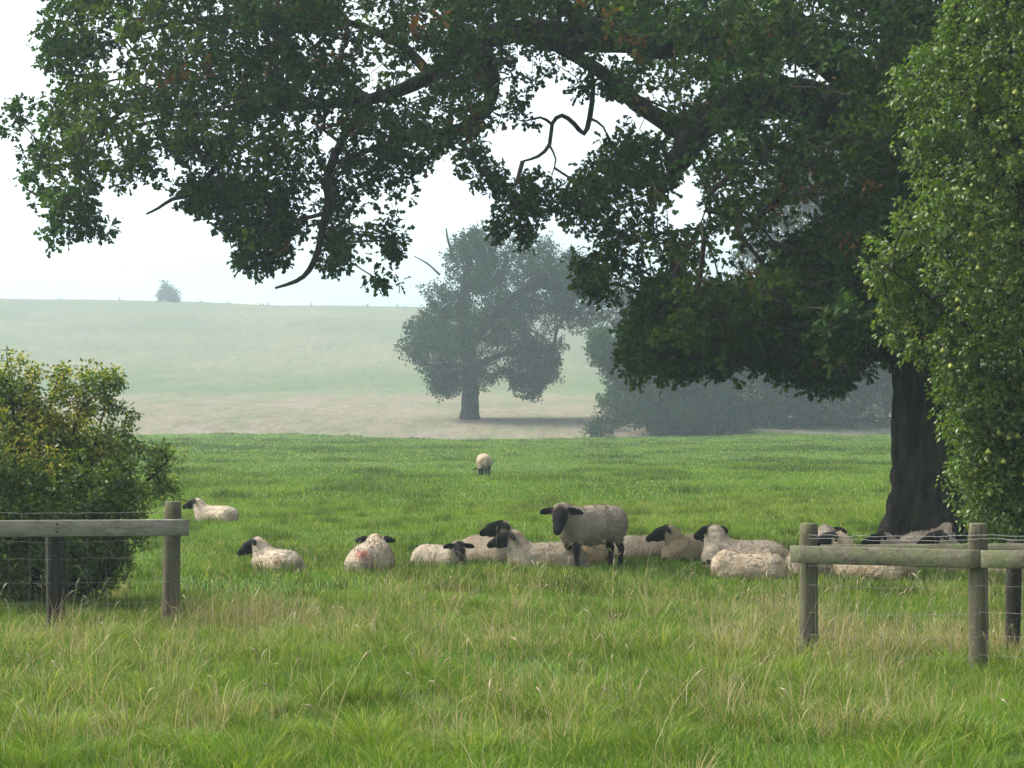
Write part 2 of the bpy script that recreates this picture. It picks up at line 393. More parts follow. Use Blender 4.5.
col = np.concatenate([np.repeat(cs, 6, 0)]*3+[np.repeat(cs*.8, 10, 0)]*2)
tag(np_mesh('seed_stalks', V, Fq, M['straw'], None, col), 'tall pale grass stalks with seed heads standing above the long grass', 'seed stalks', None, 'stuff')
# mid pasture
n = 330000; X, D = scatter(23.5, 47, n); Z = z_pasture(X, D); tn = vnoise2(X*1.1, D*1.1, 51); tn2 = vnoise2(X*.35, D*.35, 52)
cb, ct = gcol(n, X, D, .03+.10*(tn2 > .62), .12)
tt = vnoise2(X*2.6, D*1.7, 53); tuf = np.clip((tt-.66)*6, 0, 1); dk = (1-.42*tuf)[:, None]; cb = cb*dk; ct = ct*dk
h = (.045+.05*tn+.06*np.clip(tn2-.45, 0, 1)*2+.09*tuf)*(.6+.8*RS.uniform(0, 1, n))*np.where(D < 28, 1.15, 1.)
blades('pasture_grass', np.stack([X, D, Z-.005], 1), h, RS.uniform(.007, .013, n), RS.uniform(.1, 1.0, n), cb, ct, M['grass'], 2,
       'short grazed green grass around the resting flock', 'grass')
# far pasture
n = 420000; X, D = scatter(46, 148, n, .29, 2); Z = z_pasture(X, D); tn = vnoise2(X*.5, D*.33, 61); tn2 = vnoise2(X*.14, D*.09, 62)
cb, ct = gcol(n, X*.4, D*.25, .02, .12)
tuft = np.clip((tn*.6+.4*vnoise2(X*1.3, D*.7, 63)-.60)*7, 0, 1); dk = (1-.36*tuft)[:, None]
h = (.05+.05*tn2+.10*tuft)*(.6+.8*RS.uniform(0, 1, n))
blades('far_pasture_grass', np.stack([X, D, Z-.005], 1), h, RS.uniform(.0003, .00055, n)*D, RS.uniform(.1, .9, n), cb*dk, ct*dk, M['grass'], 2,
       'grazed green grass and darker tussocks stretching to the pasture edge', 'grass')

# ------------------------------------------------------------------ foliage
def inpoly(P, poly):
    x, y = P[:, 0], P[:, 1]; c = np.zeros(len(P), bool); n = len(poly); j = n-1
    for i in range(n):
        xi, yi = poly[i]; xj, yj = poly[j]
        if yi != yj:
            c ^= ((yi > y) != (yj > y)) & (x < (xj-xi)*(y-yi)/(yj-yi)+xi)
        j = i
    return c
def edgedist(P, poly):
    d = np.full(len(P), 1e9); n = len(poly)
    for i in range(n):
        a = np.array(poly[i], float); b = np.array(poly[(i+1) % n], float); ab = b-a
        t = np.clip(((P-a)@ab)/max(ab@ab, 1e-9), 0, 1); d = np.minimum(d, np.linalg.norm(P-a-t[:, None]*ab, axis=1))
    return d
def crown_nodes(poly, D, n, depth, fullpx, holes=(), nscale=1.0, thr=.42, seed=0, dfun=None, rag=.13):
    """points filling the crown's real volume: outline at distance D, depth from how far inside the outline"""
    s = F/D; poly = [tuple(p) for p in poly]
    lo = np.min(poly, 0); hi = np.max(poly, 0); res = []; got = 0
    while got < n:
        P = RS.uniform(lo, hi, (n*4, 2)); P = P[inpoly(P, poly)]
        e = edgedist(P, poly); k = np.ones(len(P), bool)
        for hx, hy, rx, ry, st in holes:
            q = ((P[:, 0]-hx)/rx)**2+((P[:, 1]-hy)/ry)**2
            k &= ~((q < 1) & (RS.uniform(0, 1, len(P)) < st))
        P = P[k]; e = e[k]
        dep = depth*np.sqrt(np.clip(e/fullpx, .04, 1))
        if dfun is not None: dep = dep*dfun(P)
        oy = RS.uniform(-1, 1, len(P))*dep
        X = (P[:, 0]-512)*(D+oy)/F; Z = CH+(HZ-P[:, 1])*(D+oy)/F
        Q = np.stack([X, D+oy, Z], 1)
        nz = .62*vnoise3(Q/nscale*np.array([1, 1, 1.25]), seed)+.38*vnoise3(Q/nscale*2.6, seed+1)
        Q = Q[nz > thr+rag*(1-np.clip(e/(fullpx*.45), 0, 1))]; res.append(Q); got += len(Q)
    return np.concatenate(res)[:n]
def grow(skel, nodes, alpha=.25, rtip=.004, power=.42, rmax=.1):
    """join every node to the nearest living wood; returns edge arrays and outward direction per node"""
    n = len(nodes); best = np.full(n, 1e9); par = np.zeros(n, int); plen = np.zeros(n)
    ns = len(skel); allp = np.vstack([skel, nodes])
    for i in range(0, n, 500):
        d = np.linalg.norm(nodes[i:i+500, None]-skel[None], axis=2); par[i:i+500] = d.argmin(1); best[i:i+500] = d.min(1)
    left = np.ones(n, bool); order = []; cost = best.copy()
    for _ in range(n):
        i = int(np.argmin(cost)); cost[i] = 1e18; left[i] = False; order.append(i)
        p = par[i]; base = plen[p-ns] if p >= ns else 0.
        plen[i] = base+np.linalg.norm(nodes[i]-allp[p])
        d = np.sqrt(((nodes-nodes[i])**2).sum(1))+alpha*plen[i]
        up = left & (d < best); best[up] = d[up]; par[up] = ns+i; cost[up] = d[up]
    cnt = np.ones(n)
    for i in reversed(order):
        if par[i] >= ns: cnt[par[i]-ns] += cnt[i]
    rad = np.minimum(rtip*cnt**power, rmax)
    A = allp[par]; B = nodes
    ra = np.where(par >= ns, np.minimum(rad[np.maximum(par-ns, 0)], rad*1.6), rad*1.15)
    return A, B, ra, rad, unit(B-A)
def leaves(cen, dirs, per, L, W, spread, colf, droop=.0, jit=.5, lobed=False):
    """rosettes of folded leaves: (V, F, col)"""
    n = len(cen)*per
    P = np.repeat(cen, per, 0); Dn = np.repeat(dirs, per, 0)
    R = unit(RS.normal(size=(n, 3))); ax = unit(Dn*(1-spread)+R*spread+np.array([0, 0, -droop]))
    Ln = L*RS.uniform(.5, 1.2, n); Wn = W*RS.uniform(.7, 1.15, n)
    P = P+R*(jit*L*RS.uniform(0, 1, n))[:, None]
    nr = unit(RS.normal(size=(n, 3))*.8+np.array([0, 0, .9])); sd = unit(np.cross(ax, nr)); nn = np.cross(sd, ax)
    f = RS.uniform(.05, .35, n)[:, None]*Wn[:, None]
    if lobed:
        sh = [(0, 0, 0), (.30, .34, .6), (.46, .17, .3), (.72, .50, .8), (1, 0, -.4), (.72, -.50, .8), (.46, -.17, .3), (.30, -.34, .6), (.5, 0, 0)]
        V = np.stack([P+ax*(a*Ln)[:, None]+sd*(b*Wn)[:, None]+nn*f*c for a, b, c in sh], 1)
        tr = np.array([[8, i, (i+1) % 8] for i in range(8)])
        Ft = (tr[None]+(np.arange(n)*9)[:, None, None]).reshape(-1, 3)
        return V.reshape(-1, 3), Ft, np.repeat(colf(P, n)[:, None], 9, 1).reshape(-1, 3)
    V = np.stack([P, P+ax*(.52*Ln)[:, None]+sd*(Wn*.5)[:, None]+nn*f, P+ax*Ln[:, None]-nn*f*.5, P+ax*(.52*Ln)[:, None]-sd*(Wn*.5)[:, None]+nn*f], 1)
    Ft = (np.array([[0, 1, 2], [0, 2, 3]])[None]+(np.arange(n)*4)[:, None, None]).reshape(-1, 3)
    col = np.repeat(colf(P, n)[:, None], 4, 1).reshape(-1, 3)
    return V.reshape(-1, 3), Ft, col

# ---- the big oak
DO = 32.0; SO = F/DO
OAK = [(55, -95), (52, -20), (36, 8), (33, 30), (52, 45), (44, 62), (58, 80), (46, 98), (36, 118), (28, 140), (16, 160), (33, 193), (62, 197), (62, 221), (53, 236), (90, 240), (107, 217),
       (111, 201), (131, 209), (133, 193), (123, 180), (148, 168), (156, 185), (176, 189), (180, 213), (201, 209), (221, 205), (219, 230), (234, 234), (242, 246), (240, 267), (262, 269),
       (293, 258), (291, 246), (312, 223), (304, 209), (324, 192), (330, 213), (322, 246), (324, 269), (336, 267), (345, 234), (357, 236), (369, 230), (357, 213), (373, 197), (381, 164),
       (394, 176), (386, 205), (392, 228), (404, 205), (414, 187), (445, 184), (469, 176), (488, 152), (496, 137), (512, 148), (523, 150), (535, 128), (545, 105), (565, 92), (600, 105), (621, 129), (613, 137),
       (582, 156), (564, 172), (566, 195), (562, 219), (590, 226), (605, 234), (590, 254), (565, 266), (582, 293), (613, 289), (632, 280), (642, 300), (628, 327), (628, 367), (676, 379),
       (741, 370), (780, 374), (814, 383), (854, 388), (894, 371), (960, 350), (1075, 330), (1130, 200), (1130, -95)]
OH = [(RS.uniform(45, 640), RS.uniform(5, 230), RS.uniform(4, 9), RS.uniform(4, 8), .93) for _ in range(95)]+[(RS.uniform(640, 890), RS.uniform(0, 300), RS.uniform(5, 10), RS.uniform(4, 8), .93) for _ in range(45)]+[(450, 95, 14, 8, .8), (515, 92, 15, 12, .8), (500, 70, 12, 7, .7), (420, 25, 9, 6, .8), (575, 118, 42, 30, 1.), (540, 112, 22, 14, .9), (500, 100, 18, 10, .7), (370, 70, 12, 9, .7), (310, 110, 9, 10, .6), (145, 95, 10, 8, .7), (200, 95, 9, 8, .6), (250, 75, 8, 8, .6), (80, 180, 8, 10, .6), (300, 235, 8, 8, .7), (455, 160, 12, 10, .6), (600, 205, 12, 10, .7), (640, 180, 10, 12, .7), (365, 16, 20, 13, .95), (288, 51, 9, 6, .95), (230, 28, 10, 6, .8), (176, 112, 8, 12, .8), (150, 145, 14, 10, .9), (175, 168, 22, 12, .85), (90, 110, 9, 8, .8), (196, 58, 6, 5, .7),
      (527, 62, 24, 20, .8), (560, 60, 12, 12, .8), (470, 105, 20, 10, .55), (440, 118, 14, 18, .8), (410, 145, 14, 10, .75), (470, 22, 10, 7, .9), (552, 28, 18, 7, .6),
      (590, 112, 40, 26, 1.), (612, 60, 22, 12, .7), (640, 78, 20, 12, .6), (688, 85, 10, 12, .95), (742, 78, 9, 7, 1.), (722, 104, 10, 6, .9), (640, 118, 26, 20, .9), (655, 100, 14, 14, .8),
      (692, 158, 15, 16, 1.), (690, 205, 22, 34, .97), (735, 262, 30, 25, .94), (700, 262, 14, 16, .7), (648, 262, 16, 16, .8), (655, 225, 14, 20, .7), (615, 260, 14, 22, .6), (785, 125, 18, 6, .8), (828, 124, 16, 8, .95),
      (812, 180, 16, 10, .7), (838, 150, 12, 8, .8), (880, 150, 9, 9, .7), (765, 236, 20, 14, .7), (330, 150, 10, 10, .6), (270, 165, 10, 16, .7), (298, 195, 7, 22, .8), (250, 215, 9, 14, .7), (352, 188, 8, 20, .7), (120, 60, 7, 6, .7),
      (720, 140, 20, 12, .5), (500, 40, 14, 8, .5), (240, 110, 8, 8, .7), (210, 175, 9, 10, .7), (330, 62, 8, 10, .7), (430, 60, 9, 9, .7), (395, 95, 9, 12, .6)]
oak = empty('oak_tree', (at(946, 547, DO)[0], DO, 0))
tag(oak, 'huge old oak with a dark thick trunk and spreading limbs sheltering the sheep', 'tree')
trk = []
zt = np.concatenate([np.linspace(-.25, 1.2, 22), np.linspace(1.3, 3.6, 26)])
yrow = HZ-(zt-CH)*SO
rpx = np.interp(yrow, [300, 340, 380, 450, 490, 515, 535, 550, 570], [43, 44, 42, 45, 50, 57, 66, 79, 94])
cx = np.interp(yrow, [300, 340, 450, 545], [930, 934, 938, 944])
sides = 96; ang = np.arange(sides)*2*PI/sides
lobes = (.5+.5*np.cos(ang*5+.7+np.sin(ang*2)))[None]*np.clip((rpx[:, None]-43)/35, 0, 1)*.30
R = rpx[:, None]/SO*(1+lobes-.12*np.clip((rpx[:, None]-43)/35, 0, 1))
Pn = np.stack([np.repeat(((cx-512)/SO)[:, None], sides, 1)+np.cos(ang)[None]*R, DO+np.sin(ang)[None]*R, np.repeat(zt[:, None], sides, 1)], -1)
fis = vnoise3(np.stack([np.repeat((ang*9)[None], len(zt), 0), Pn[..., 2]*1.3, Pn[..., 0]*0+3], -1), 71)
fis2 = vnoise3(np.stack([np.repeat((ang*22)[None], len(zt), 0), Pn[..., 2]*3, Pn[..., 0]*0], -1), 72)
Rr = R*(1+.10*(fis-.5)+.10*(np.abs(fis2-.5)*2-.5)+.05*(vnoise3(Pn*1.5, 73)-.5))
Pn[..., 0] = ((cx-512)/SO)[:, None]+np.cos(ang)[None]*Rr; Pn[..., 1] = DO+np.sin(ang)[None]*Rr
k = np.arange(sides); k2 = (k+1) % sides
Fq = (np.stack([k, k2, k2+sides, k+sides], 1)[None]+(np.arange(len(zt)-1)*sides)[:, None, None]).reshape(-1, 4)
np_mesh('trunk', Pn.reshape(-1, 3), Fq, M['bark'], oak, None, True)
def limb(pts):   # (px, py, depth offset, radius px)
    P = [at(a, b, DO+d) for a, b, d, r in pts]; R = [r/SO for *_, r in pts]
    return spline(P, R, .22)
LIMBS = [
 [(932, 345, 0, 43), (925, 290, .1, 36), (905, 220, .3, 30), (875, 155, .5, 27), (835, 112, .4, 24), (775, 98, 0, 21), (715, 112, -.6, 17), (690, 138, -.9, 15), (672, 158, -1.3, 12)],
 [(905, 220, .3, 26), (880, 110, 1.0, 24), (820, 45, 1.2, 22), (740, 30, .8, 19), (660, 40, .4, 17), (600, 38, .2, 15), (540, 32, 0, 13), (480, 42, .1, 11), (430, 75, .5, 8), (370, 98, 1., 6), (300, 104, 1.3, 4.6), (215, 116, 1.5, 3.4), (140, 126, 1.6, 2.4), (85, 150, 1.6, 1.4)],
 [(690, 138, -.9, 9), (660, 118, -.8, 9), (637, 101, -.6, 8), (600, 72, -.3, 7), (560, 50, -.1, 6), (535, 36, 0, 5)],
 [(588, 62, -.2, 2.6), (593, 88, -.4, 2.6), (590, 118, -.5, 2.6), (584, 134, -.5, 2.5), (574, 124, -.6, 2.4), (562, 116, -.7, 2.3), (552, 124, -.7, 2.2), (549, 144, -.8, 2), (538, 156, -.9, 1.6), (523, 162, -1, 1.)],
 [(552, 124, -.7, 1.6), (540, 118, -.8, 1.2), (524, 122, -.9, .8), (508, 118, -1, .5)], [(549, 144, -.8, 1.3), (556, 158, -.8, .9), (552, 176, -.9, .5)], [(590, 118, -.5, 1.5), (604, 128, -.5, 1.0), (612, 146, -.6, .6)],
 [(480, 42, -.2, 9), (492, 80, 0, 7), (484, 112, .1, 6), (455, 132, .2, 5.5), (420, 136, .2, 4.5), (380, 146, .1, 3), (345, 160, .2, 2)],
 [(430, 75, .5, 6), (395, 40, .8, 4.5), (330, 20, 1., 3.6), (250, 15, .8, 4), (160, 25, .9, 3), (90, 50, 1, 2)],
 [(835, 112, .4, 10), (800, 160, .6, 6), (775, 205, .8, 4), (735, 225, .9, 2.2), (670, 232, .8, 1.6), (610, 245, .6, 1)],
 [(905, 240, .3, 20), (850, 290, 1., 11), (780, 315, 1.8, 7), (710, 330, 2.2, 4), (650, 340, 2.4, 2)],
 [(930, 300, .2, 24), (985, 240, .6, 18), (1050, 190, 1, 12), (1110, 150, 1.3, 7)],
 [(880, 110, 1.0, 20), (900, 20, 1.2, 15), (920, -80, 1.4, 9)],
 [(820, 45, 1.2, 14), (760, -20, 1.4, 10), (700, -80, 1.5, 5)],
 [(600, 38, .2, 9), (540, -10, .5, 6), (460, -50, .7, 4), (360, -60, .8, 3), (240, -60, .9, 2)],
 [(690, 120, -.9, 2), (686, 125, -1, 2), (695, 165, -1.2, 1.4), (708, 195, -1.4, 1), (700, 225, -1.5, .6)],
]
skel = []; parts = []
for i, pts in enumerate(LIMBS):
    P, R = limb(pts); jit = np.stack([vnoise3(P*1.3+i, 80+q)-.5 for q in range(3)], 1)*np.minimum(.22, .5*R.mean()+.05)
    jit[0] = 0; P = P+jit
    parts.append(tube(P, R, 14 if R[0] > .12 else 8, .12, i)); skel.append(P)
V, Fq = merge(parts); np_mesh('limbs', V, Fq, M['bark'], oak, None, True)
# the long bare branch hanging at the left, and the short bare one
bp = []
for pts in ([(370, 98, 1., 4), (345, 135, .2, 4.2), (327, 175, -.8, 4.2), (329, 200, -.9, 4.2), (323, 225, -.9, 3.8), (318, 250, -1, 3.4), (309, 270, -1, 2.8), (296, 281, -1, 2.2), (275, 288, -1.1, 1.2)],
            [(230, 150, -.9, 2.6), (205, 178, -1, 2.4), (190, 194, -1, 2.2), (172, 199, -1, 2.0), (158, 208, -1.1, 1.6), (146, 214, -1.1, 1)]):
    P, R = limb(pts); bp.append(tube(P, R, 7, .1, 3)); skel.append(P[:max(2, int(len(P)*(.6 if len(bp) == 1 else .25)))])
V, Fq = merge(bp); tag(np_mesh('bare_branch', V, Fq, M['bark'], oak, None, True), 'leafless crooked branch ends hanging below the leaves')
skel = np.vstack(skel)
dfun = lambda P: np.interp(P[:, 0], [0, 300, 600, 760, 1100], [.75, .85, .9, 1.2, 1.45])
nodes = crown_nodes(OAK, DO, 7300, 2.9, 70, OH, .85, .485, 7, dfun, .07)
LOW = [(628, 327), (640, 305), (690, 292), (760, 275), (800, 240), (860, 200), (950, 180), (1060, 180), (1060, 335), (960, 350), (894, 371), (854, 388), (814, 383), (780, 374), (741, 370), (676, 379), (628, 367)]
UP = [(620, -95), (1100, -95), (1100, 100), (900, 170), (840, 105), (780, 90), (700, 65), (620, 25)]
nodes = np.vstack([nodes, crown_nodes(LOW, DO, 1800, 2.9, 70, [], .8, .40, 17, dfun), crown_nodes(UP, DO, 250, 2.9, 70, [], .8, .46, 18, dfun)])
ex = []
for cxp, cyp, rx, ry, nn in [(18, 113, 11, 11, 10), (497, 183, 11, 10, 10), (533, 200, 26, 13, 32), (503, 222, 10, 10, 9), (525, 231, 8, 10, 8), (383, 281, 8, 8, 6), (387, 250, 9, 14, 7), (340, 255, 8, 16, 10), (520, 188, 20, 6, 9), (394, 236, 9, 14, 8), (843, 330, 24, 22, 50), (480, 165, 14, 12, 12), (58, 222, 10, 18, 12), (92, 226, 12, 14, 12), (75, 205, 24, 10, 14), (215, 190, 18, 12, 14)]:
    a = RS.uniform(0, 2*PI, nn); r = np.sqrt(RS.uniform(0, 1, nn))
    ex.append(np.stack([at(cxp+rx*np.cos(t)*q, cyp+ry*np.sin(t)*q, DO-1+RS.uniform(-.3, .3)-(3. if cxp == 843 else 0)) for t, q in zip(a, r)]))
nodes = np.vstack([nodes]+ex)
A, B, ra, rb, dr = grow(skel, nodes, .22, .0045, .40, .07)
V, Fq = tubes(A, B, ra, rb, 4); np_mesh('twigs', V, Fq, M['twig'], oak)
rep = np.repeat(np.arange(len(nodes)), 2)
cen = nodes[rep]+RS.normal(size=(len(rep), 3))*.085
def oakcol(P, n):
    r = RS.uniform(0, 1, (n, 1)); g = np.array([.014, .040, .009])*(1-r)+np.array([.038, .084, .014])*r
    pn = vnoise3(P*.9, 91)[:, None]; g = np.where(pn > .64, g*np.array([1.9, 1.45, .9]), g)
    cl = vnoise3(P*1.9, 94)[:, None]; g = g*(.55+1.0*cl)
    br = vnoise3(P*1.7+3, 92)[:, None]; k = (br > .84) & (r > .35)
    return np.where(k, np.array([.115, .062, .018])*(.5+.8*r), g)
V, Ft, col = leaves(cen, unit(dr[rep]+RS.normal(size=(len(rep), 3))*.3), 9, .122, .085, .70, oakcol, .15, .7, True)
np_mesh('crown', V, Ft, M['oak_leaf'], oak, col)

# ---- generic hazy trees
def tree(name, poly, D, n, depth, fullpx, limbs, colf, leaf, label, cat='tree', extra=None, **kw):
    return _tree(name, poly, D, n, depth, fullpx, limbs, colf, leaf, label, cat, extra, **kw)
def _tree(name, poly, D, n, depth, fullpx, limbs, colf, leaf, label, cat='tree', extra=None, per=7, holes=(), nscale=2., thr=.43, seed=0, lm='far_leaf', group=None, spread=.75, jit=1.0, base=None, rtip=.012, drop=.1):
    s = F/D
    root = empty(name, base); tag(root, label, cat, group)
    parts = []; sk = []
    for i, pts in enumerate(limbs):
        P = [at(a, b, D+d) for a, b, d, r in pts]; R = [r/s for *_, r in pts]
        P, R = spline(P, R, max(.15, 4/s)); parts.append(tube(P, R, 10, .1, i+seed)); sk.append(P)
    V, Fq = merge(parts)
    nodes = crown_nodes(poly, D, n, depth, fullpx, holes, nscale, thr, seed)
    if extra is not None: nodes = np.vstack([nodes, extra]); n = len(nodes)
    A, B, ra, rb, dr = grow(np.vstack(sk), nodes, .25, rtip, .42, .12*50/s if s < 50 else .05)
    V2, F2 = tubes(A, B, ra, rb, 4); V, Fq = merge([(V, Fq), (V2, F2)])
    np_mesh('trunk' if cat == 'tree' else 'stems', V, Fq, M['bark'], root, None, True)
    rep = np.repeat(np.arange(n), 2); cen = nodes[rep]+RS.normal(size=(len(rep), 3))*leaf*.8
    V, Ft, col = leaves(cen, unit(dr[rep]+RS.normal(size=(len(rep), 3))*.3), per, leaf, leaf*.6, spread, colf, drop, jit)
    np_mesh('crown' if cat == 'tree' else 'foliage', V, Ft, M[lm], root, col)
    return root, nodes
def greens(c0, c1, alt=None, p=.0, ns=.4, seed=5):
    c0 = np.array(c0); c1 = np.array(c1)
    def f(P, n):
        r = RS.uniform(0, 1, (n, 1)); g = c0*(1-r)+c1*r
        if alt is not None:
            k = (vnoise3(P*ns, seed)[:, None]*.7+RS.uniform(0, 1, (n, 1))*.3) > 1-p
            g = np.where(k, np.array(alt)*(.7+.6*r), g)
        return g
    return f
T1 = [(400, 350), (402, 330), (414, 318), (410, 300), (418, 288), (436, 276), (445, 255), (448, 235), (462, 225), (484, 222), (505, 236), (530, 236), (550, 241), (575, 253), (596, 272), (614, 284), (636, 295), (630, 312), (612, 326), (585, 334), (556, 338), (566, 352),
      (558, 378), (545, 384), (532, 402), (518, 392), (506, 372), (492, 382), (482, 393), (462, 388), (441, 396), (428, 386), (414, 380), (410, 362)]
H1 = [(543, 292, 10, 7, .8), (480, 300, 10, 8, .5), (510, 285, 9, 6, .6), (580, 300, 10, 7, .7), (455, 320, 8, 6, .5)]
t1x = np.array([at(px, py, 165+RS.uniform(-4, 2)) for px, py in zip(RS.uniform(556, 632, 520), RS.uniform(268, 330, 520)) if py > 262+.32*(px-556)*.8])
t1x = t1x[vnoise3(t1x/1.6, 78) > .40]
tree('field_oak', T1, 165, 4000, 7.5, 70,
     [[(470, 421, 0, 11), (470, 405, 0, 8.5), (470, 385, 0, 8), (468, 350, 0, 7), (462, 310, 0, 5), (468, 270, .5, 3), (475, 240, .5, 1.5)], [(468, 350, 0, 5), (500, 310, -2, 4), (540, 285, -3, 3), (600, 300, -3, 1.5)],
      [(469, 360, 0, 4), (440, 330, 2, 3), (420, 310, 2, 1.5)], [(469, 372, 0, 4), (500, 355, 1, 3), (545, 350, 1, 1.5)], [(455, 262, 0, 1.6), (448, 240, 0, 1.2), (446, 228, 0, .7)], [(440, 275, 0, 1.2), (428, 264, 0, .9), (414, 256, 0, .5)], [(469, 365, 0, 3), (445, 365, -2, 2), (425, 365, -3, 1)]],
     greens((.014, .034, .016), (.038, .066, .026)), .25, 'lone round crowned oak in blue haze standing on the straw coloured field', per=7, holes=H1, nscale=2.4, thr=.46, seed=16, extra=t1x,
     base=(at(470, 418, 165)[0], 165, float(z_hill(np.array([-3.]), np.array([165.]))[0])))
T2 = [(584, 440), (588, 428), (598, 414), (586, 404), (600, 388), (608, 373), (592, 358), (592, 334), (606, 318), (622, 306), (645, 296), (676, 290), (706, 300), (728, 325), (745, 360), (756, 400), (752, 440)]
tree('hedgerow_tree', T2, 152, 4000, 6, 60, [[(665, 442, 0, 9), (665, 400, 0, 7), (660, 360, 0, 5), (655, 320, 0, 2)], [(665, 410, 0, 5), (630, 380, -1, 3), (606, 350, -1, 1)], [(665, 405, 0, 5), (700, 370, 1, 3), (725, 340, 1, 1)], [(664, 425, 0, 3), (630, 420, -1, 2), (600, 425, -1, 1)], [(664, 428, 0, 3), (700, 425, -1, 2), (735, 420, -1, 1)]],
     greens((.016, .038, .016), (.042, .074, .026)), .25, 'bushy tree with leaves down to the ground beside the lone field oak', per=7, nscale=1.9, thr=.475, seed=25,
     base=(at(665, 438, 152)[0], 152, float(z_hill(np.array([10.]), np.array([152.]))[0])))
T3 = [(735, 440), (725, 420), (738, 395), (728, 365), (735, 320), (732, 270), (745, 215), (765, 165), (800, 120), (830, 108), (862, 130), (885, 180), (900, 250), (905, 320), (925, 370), (915, 405), (920, 440)]
t3x = np.array([at(px, py, 160+RS.uniform(-4, 3)) for px, py in zip(RS.uniform(735, 915, 900), 440-75*RS.uniform(0, 1, 900)**.8)])
t3x = t3x[vnoise3(t3x/2.2, 77) > .36]
tree('tall_tree', T3, 160, 5500, 6, 60, [[(815, 446, 0, 10), (815, 390, 0, 8), (818, 320, 0, 6), (822, 230, 0, 4), (828, 150, 0, 2)], [(815, 400, 0, 5), (775, 370, -1, 3), (748, 345, -1, 1)], [(815, 380, 0, 5), (860, 350, 1, 3), (890, 330, 1, 1)], [(815, 425, 0, 4), (780, 420, -1, 2), (745, 422, -1, 1)], [(815, 425, 0, 4), (850, 420, -1, 2), (895, 418, -1, 1)], [(818, 310, 0, 4), (780, 260, 1, 2), (760, 220, 1, 1)], [(819, 300, 0, 4), (860, 250, 1, 2), (880, 210, 1, 1)]],
     greens((.016, .036, .016), (.040, .066, .026), (.09, .062, .034), .36, .18), .26, 'tall hazy tree half hidden behind the big oak with browning lower leaves', per=7, nscale=2.0, thr=.46, seed=35, extra=t3x,
     base=(at(815, 440, 160)[0], 160, float(z_hill(np.array([21.]), np.array([160.]))[0])))
DC = 462.
zc = float(z_hill(np.array([-70.]), np.array([DC]))[0])
yb = HZ-(zc-CH)*F/DC
T4 = [(155, yb+1), (157, yb-7), (161, yb-12), (164, yb-17), (168, yb-17), (171, yb-12), (176, yb-8), (178, yb+1)]
tree('hilltop_tree', T4, DC, 160, 1.8, 8, [[(166, yb+2, 0, .9), (166, yb-8, 0, .6), (166, yb-14, 0, .3)]], greens((.035, .05, .022), (.055, .08, .03)), .5, 'small lone tree on the skyline of the hill', per=6, nscale=2, thr=.3, seed=45,
     base=(at(166, 0, DC)[0], DC, zc), rtip=.02)
# weeds along the skyline
wp = []
for px in (200, 226, 229, 262, 268, 310, 366, 398, 404, 118, 60, 540, 555):
    for q in range(5):
        x = (px-512)*DC/F+RS.uniform(-.5, .5); z = float(z_hill(np.array([x]), np.array([DC]))[0])
        wp.append((x, DC+RS.uniform(-.5, .5), z-.1))
wp = np.array(wp); nw = len(wp)
blades('skyline_weeds', wp, RS.uniform(.4, 1.3, nw), np.full(nw, .22), RS.uniform(.1, .5, nw), np.full((nw, 3), .1), np.full((nw, 3), .13), M['straw'], 2, 'sparse tall weeds along the hill skyline', 'weeds')

# ---- hawthorn bush at the left
TB = [(-70, 385), (-30, 380), (0, 378), (14, 385), (28, 405), (40, 398), (50, 408), (64, 422), (78, 412), (90, 400), (102, 408), (108, 420), (112, 430), (110, 440), (126, 452), (146, 462), (160, 462), (160, 478), (172, 490), (178, 502), (172, 512), (150, 520), (132, 532), (122, 545), (126, 560), (112, 566), (104, 580), (92, 596), (60, 598), (0, 602), (-70, 602)]
def bushcol(P, n):
    r = RS.uniform(0, 1, (n, 1)); g = np.array([.044, .094, .012])*(1-r)+np.array([.145, .215, .028])*r
    hgt = np.clip((P[:, 2:3]-.95)/1.2, 0, 1); pn = vnoise3(P*3.2, 97)[:, None]
    y = np.array([.27, .26, .035])*(.6+.7*r); k = (pn*.65+.35*r) > .86-.36*hgt
    return np.where(k, y, g)
DB = 22.6
shoots = []
for pts, nn, wd in (([(-20, 400), (-8, 352)], 20, 5), ([(12, 440), (8, 400), (6, 356)], 30, 7), ([(14, 395), (28, 385)], 10, 4), ([(50, 430), (62, 372)], 34, 8), ([(66, 430), (80, 390), (96, 364)], 40, 7), ([(80, 420), (98, 388), (120, 382)], 34, 6), ([(100, 440), (114, 410), (106, 392)], 26, 6), ([(30, 420), (38, 370)], 26, 7), ([(110, 450), (140, 450), (168, 452)], 34, 7), ([(150, 490), (178, 488)], 20, 6), ([(100, 545), (128, 540), (150, 532)], 18, 6), ([(60, 590), (100, 585), (124, 572)], 60, 13), ([(100, 560), (130, 552)], 30, 8), ([(20, 390), (22, 356)], 10, 4), ([(60, 400), (66, 366)], 14, 4), ([(96, 390), (112, 370)], 10, 4), ([(20, 420), (130, 470)], 60, 16), ([(20, 470), (150, 500)], 50, 16), ([(120, 440), (134, 412)], 14, 4), ([(150, 470), (176, 452)], 14, 5)):
    pts = np.array(pts, float)
    for t in RS.uniform(0, 1, nn)**1.2:
        q = t*(len(pts)-1); i = min(int(q), len(pts)-2); p = pts[i]+(pts[i+1]-pts[i])*(q-i)+RS.normal(size=2)*wd*(.9-.6*t)
        shoots.append(at(p[0], p[1], DB+RS.uniform(-.25, .25)))
shoots = np.array(shoots)
